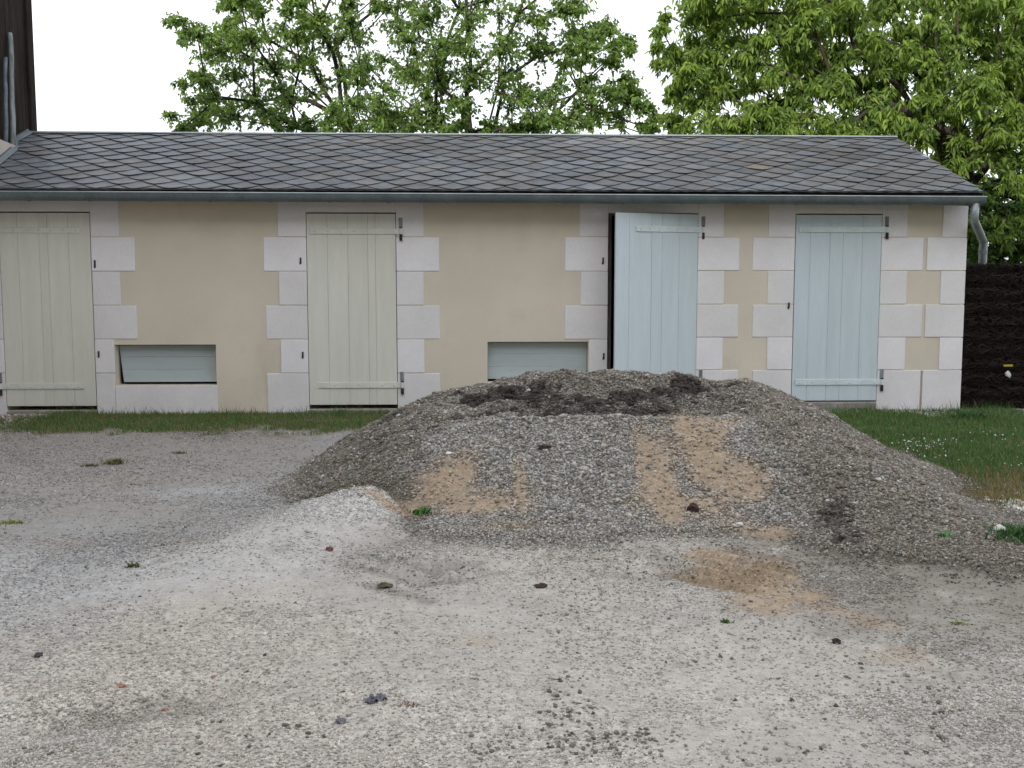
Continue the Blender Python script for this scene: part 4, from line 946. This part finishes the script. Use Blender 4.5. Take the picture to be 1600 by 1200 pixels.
# ------------------------------------------------------------------ trees
def tree(name, label, root, clumps, leaf_len, leaf_w, cols, seed, leaves_per=90, trunk_r=.16, droop=.5, group=None, bright=1.0, shape=1.0):
    """root: (x,y) foot of the trunk; clumps: list of (Vector centre, radius). Limbs link the clumps to the trunk,
    each clump is a spray of twigs carrying leaves."""
    rg = np.random.default_rng(seed); rr = random.Random(seed)
    rootv = Vector((root[0], root[1], 0)); top = Vector((root[0] + rr.uniform(-.2, .2), root[1], root[2]))
    t = empty(name, rootv); tag(t, label, "tree", group)
    nodes = [rootv, rootv.lerp(top, .5) + Vector((rr.uniform(-.1, .1), 0, 0)), top]; par = [-1, 0, 1]; plen = [0, 0, 0]
    order = sorted(clumps, key=lambda c: (c[0] - top).length)
    tip = []
    for c, r in order:
        best = min(range(2, len(nodes)), key=lambda i: (nodes[i] - c).length + .55 * plen[i])
        d = (nodes[best] - c).length; k = max(1, int(d / .45)); prev = best
        for q in range(1, k + 1):
            f = q / k; p = nodes[best].lerp(c, f) + Vector((rr.uniform(-1, 1), rr.uniform(-1, 1), rr.uniform(-.6, 1))) * .10 * (0 if q == k else 1) * min(1, d)
            p.z += math.sin(f * math.pi) * d * .07
            nodes.append(p); par.append(prev); plen.append(plen[prev] + (p - nodes[prev]).length); prev = len(nodes) - 1
        tip.append((prev, c, r))
    wgt = [0.0] * len(nodes)
    for i, c, r in tip: wgt[i] += 1
    for i in range(len(nodes) - 1, 0, -1): wgt[par[i]] += wgt[i]
    tot = max(wgt); rad = [max(.009, trunk_r * (w / tot) ** .48) for w in wgt]; rad[0] *= 1.25
    # wood as 6-sided segments
    V = []; Q = []
    def seg(a, b, ra, rb, n=6):
        dv = (b - a)
        if dv.length < 1e-4: return
        dv.normalize(); u = dv.orthogonal().normalized(); w = dv.cross(u); i0 = len(V)
        for p, r in ((a, ra), (b, rb)):
            for k in range(n): an = 2 * math.pi * k / n; V.append(tuple(p + (u * math.cos(an) + w * math.sin(an)) * r))
        for k in range(n): Q.append((i0 + k, i0 + (k + 1) % n, i0 + n + (k + 1) % n, i0 + n + k))
    for i in range(1, len(nodes)):
        a, b = nodes[par[i]], nodes[i]
        seg(a, b, min(rad[par[i]], rad[i] * 1.25), rad[i], 10 if i < 3 else 6)
    # twigs and leaves
    LP = []; LD = []
    for i, c, r in tip:
        outw = (c - top); outw.z *= .5; outw = outw.normalized() if outw.length > 0 else Vector((0, 0, 1))
        nt_ = max(5, int(leaves_per / 11))
        for k in range(nt_):
            dv = Vector((rr.gauss(0, 1), rr.gauss(0, 1), rr.gauss(0, .7))) + outw * .7; dv.normalize()
            L = r * rr.uniform(.6, 1.35); p0 = c - outw * r * rr.uniform(0, .3); p1 = p0 + dv * L * .6 + Vector((0, 0, .05 * L)); p2 = p1 + (dv + Vector((0, 0, -droop * .6))) * L * .5
            seg(p0, p1, .006, .004, 3); seg(p1, p2, .004, .002, 3)
            for j in range(11):
                s = rr.uniform(.15, 1.0); q = p0.lerp(p1, s * 1.7) if s < .58 else p1.lerp(p2, (s - .58) / .42)
                if j > 6: q = p2 + Vector((rr.gauss(0, .02), rr.gauss(0, .02), rr.gauss(0, .02)))
                LP.append(q); LD.append(Vector((rr.gauss(0, .8), rr.gauss(0, .8), rr.gauss(0, .45) - droop * rr.uniform(.3, 1.6))).normalized())
    w_ = from_np("trunk", np.array(V), np.array(Q), None, M['bark']); child_of(w_, t)
    P = np.array([tuple(p) for p in LP]); Dv = np.array([tuple(p) for p in LD]); n = len(P)
    side = np.cross(Dv, rg.normal(size=(n, 3)) * np.array([1, 1, .4]) + np.array([0, 0, .8])); side /= np.linalg.norm(side, axis=1, keepdims=True) + 1e-9
    nor = np.cross(side, Dv); nor[nor[:, 2] < 0] *= -1
    L = (leaf_len * rg.uniform(.6, 1.25, n))[:, None]; W = (leaf_w * rg.uniform(.75, 1.2, n))[:, None]
    bendv = np.array([0, 0, -1.0])[None] * L * rg.uniform(.05, .35, n)[:, None]
    v0 = P; v1 = P + Dv * L * .33 - side * W * .5 + nor * W * .12; v2 = P + Dv * L * .33 + side * W * .5 + nor * W * .12
    v3 = P + Dv * L * .70 - side * W * .36 + bendv * .4 + nor * W * .1; v4 = P + Dv * L * .70 + side * W * .36 + bendv * .4 + nor * W * .1; v5 = P + Dv * L + bendv
    m1 = P + Dv * L * .5 + bendv * .2
    V = np.stack([v0, v1, v2, v3, v4, v5, m1], 1).reshape(-1, 3); b = np.arange(n) * 7
    tr = np.concatenate([np.stack([b, b + 6, b + 1], 1), np.stack([b, b + 2, b + 6], 1), np.stack([b + 3, b + 6, b + 5], 1), np.stack([b + 6, b + 4, b + 5], 1), np.stack([b + 1, b + 6, b + 3], 1), np.stack([b + 2, b + 4, b + 6], 1)])
    # each spray of leaves has its own green, young leaves paler
    cl = np.repeat(rg.uniform(0, 1, (n + 10) // 11), 11)[:n]; mixv = np.clip(cl * .6 + rg.uniform(0, 1, n) * .5, 0, 1)[:, None]
    C = (np.array(cols[0]) * (1 - mixv) + np.array(cols[1]) * mixv) * rg.uniform(.75, 1.25, n)[:, None] * bright
    lv = from_np("crown", V, None, np.repeat(C, 7, axis=0), M['leaf'], tris=tr); child_of(lv, t)
    return t
def cp(px, py, d):                     # world point seen at a pixel, d metres in front of the camera plane
    r = ray(px, py); return cam.location + r * d

rt = random.Random(21)
def clumps_from(lst, d0, spread, copies=2, jit=10, rscale=1.0):
    out = []
    for (px, py, r) in lst:
        for k in range(copies):
            d = d0 + rt.uniform(-spread, spread); j = 0 if k == 0 else jit
            out.append((cp(px + rt.gauss(0, j), py + rt.gauss(0, j), d), r * rscale * d / F))
    return out
# left-hand pair of trees
LA = [(283,33,13),(308,50,17),(340,52,22),(375,62,24),(360,42,10),(418,62,24),(306,118,14),(345,90,24),(338,150,26),(300,158,13),(318,182,20),(292,197,9),
      (355,185,24),(380,118,28),(398,160,28),(430,100,28),(438,140,28),(430,185,28),(462,62,18),(352,8,13),(388,8,14),(408,22,12),(475,35,16),(500,28,22),(480,95,22),
      (520,80,26),(500,132,28),(518,172,24),(560,62,22),(558,110,28),(480,190,20),(590,12,18),(455,5,10),(540,20,16),(560,165,22),(545,195,16)]
LB = [(610,196,18),(640,202,16),(585,190,16),(715,160,18),(722,196,14),(762,200,18),(800,200,18),(862,182,18),(668,150,20),(600,160,26),(600,92,26),(620,30,28),(640,62,28),(640,120,26),(650,170,26),(680,20,28),(690,72,28),(700,122,26),(668,190,22),(730,30,28),(740,80,26),(745,135,24),
      (780,20,28),(790,70,28),(790,122,28),(800,165,26),(830,30,26),(840,80,26),(842,150,28),(832,190,22),(878,20,20),(893,48,22),(880,100,20),(885,190,22),
      (905,140,22),(930,58,22),(950,42,15),(912,72,18),(958,72,15),(950,96,17),(918,122,15),(945,142,20),(975,158,18),(965,175,14),(1012,168,12),(1000,196,8),(1022,185,9),(925,180,18),(985,72,8)]
up = lambda cx, cy, rx, ry, n, r: [(cx + math.cos(a) * rx * q, cy + math.sin(a) * ry * q, r) for a, q in [(rt.uniform(0, 6.28), math.sqrt(rt.random())) for _ in range(n)] if cy + math.sin(a) * ry * q < -10]
cols_l = ((.055, .110, .036), (.18, .28, .075))
g = "trees standing behind the outbuilding"
ca = clumps_from(LA, 16.5, 1.3, 3, 13) + clumps_from(up(500, -90, 190, 130, 60, 28), 16.8, 1.6, 1)
fa = cp(568, 210, 17.0)
tree("broadleaf_tree", "sparser broadleaf tree at the left whose crown edge stands against white sky", (fa.x, fa.y, 3.2), ca, .074, .038, cols_l, 51, 205, .08, .45, g)
cb = clumps_from(LB, 16.0, 1.3, 3, 14) + clumps_from(up(770, -110, 210, 150, 80, 28), 16.2, 1.6, 1)
fb = cp(705, 210, 16.6)
tree("broadleaf_tree", "middle broadleaf tree with forked trunk showing just above the ridge", (fb.x, fb.y, 3.25), cb, .074, .038, cols_l, 52, 205, .08, .45, g)
# big tree on the right with long hanging leaves
RC = []
for yy in range(-8, 230, 27):
    for xx in range(1075, 1760, 33):
        x_, y_ = xx + rt.uniform(-14, 14), yy + rt.uniform(-12, 12)
        edge = 1072 + 14 * math.sin(y_ / 23) + (12 if y_ < 20 else 0)
        if x_ < edge: continue
        if 1440 < x_ < 1530 and 190 < y_: continue
        RC.append((x_, y_, 23))
RC += [(1450, 212, 16), (1478, 232, 15), (1500, 212, 16), (1532, 228, 18), (1478, 258, 10), (1512, 246, 14), (1558, 246, 16), (1050, 78, 14), (1028, 72, 9), (1040, 25, 10), (1062, 185, 16), (1050, 150, 10), (1068, 112, 14), (1052, 200, 12)]
RC2 = []
for yy in range(225, 400, 27):
    for xx in range(1500, 1740, 33):
        x_, y_ = xx + rt.uniform(-12, 12), yy + rt.uniform(-10, 10)
        if x_ < 1545 and y_ < 318: continue
        if x_ < 1565 and 262 < y_ < 300: continue
        RC2.append((x_, y_, 20))
cr = clumps_from(RC, 15.0, 1.2, 2, 12) + clumps_from(up(1400, -90, 330, 140, 110, 26), 15.2, 1.5, 1) + clumps_from(RC2[:40], 15.0, .7, 1)
fr_ = cp(1500, 260, 15.2)
tree("broadleaf_tree", "large leafy tree with long hanging yellow green leaves over the right end of the roof", (fr_.x + .1, fr_.y, 2.75), cr, .110, .034, ((.042, .092, .026), (.22, .32, .062)), 53, 205, .14, .9, g)
# lower bushes behind the fence and a paler tree beyond
bc = clumps_from([(x, y, 20) for x in range(1505, 1720, 26) for y in range(300, 440, 24)], 15.2, .8, 2, 9)
fb2 = cp(1600, 430, 15.2)
tree("shrub", "dense dark green bush behind the dark fence and downpipe", (fb2.x, fb2.y, 1.0), bc, .085, .045, ((.022, .055, .018), (.085, .15, .03)), 54, 130, .07, .4)['category'] = "bush"
fc_ = cp(1640, 150, 22)
bc = clumps_from([(x + rt.uniform(-15, 15), y + rt.uniform(-15, 15), 26) for x in range(1470, 1800, 40) for y in range(-60, 330, 40)], 21, 1.5, 1, 9)
tree("broadleaf_tree", "pale bluish green tree farther back at the upper right corner", (fc_.x, fc_.y, 2.2), bc, .12, .06, ((.05, .09, .06), (.12, .18, .09)), 55, 120, .14, .4, g)
bc = clumps_from([(x + rt.uniform(-15, 15), y + rt.uniform(-10, 10), 26) for x in range(950, 1500, 42) for y in range(215, 420, 40)], 20, 1.0, 1, 9)
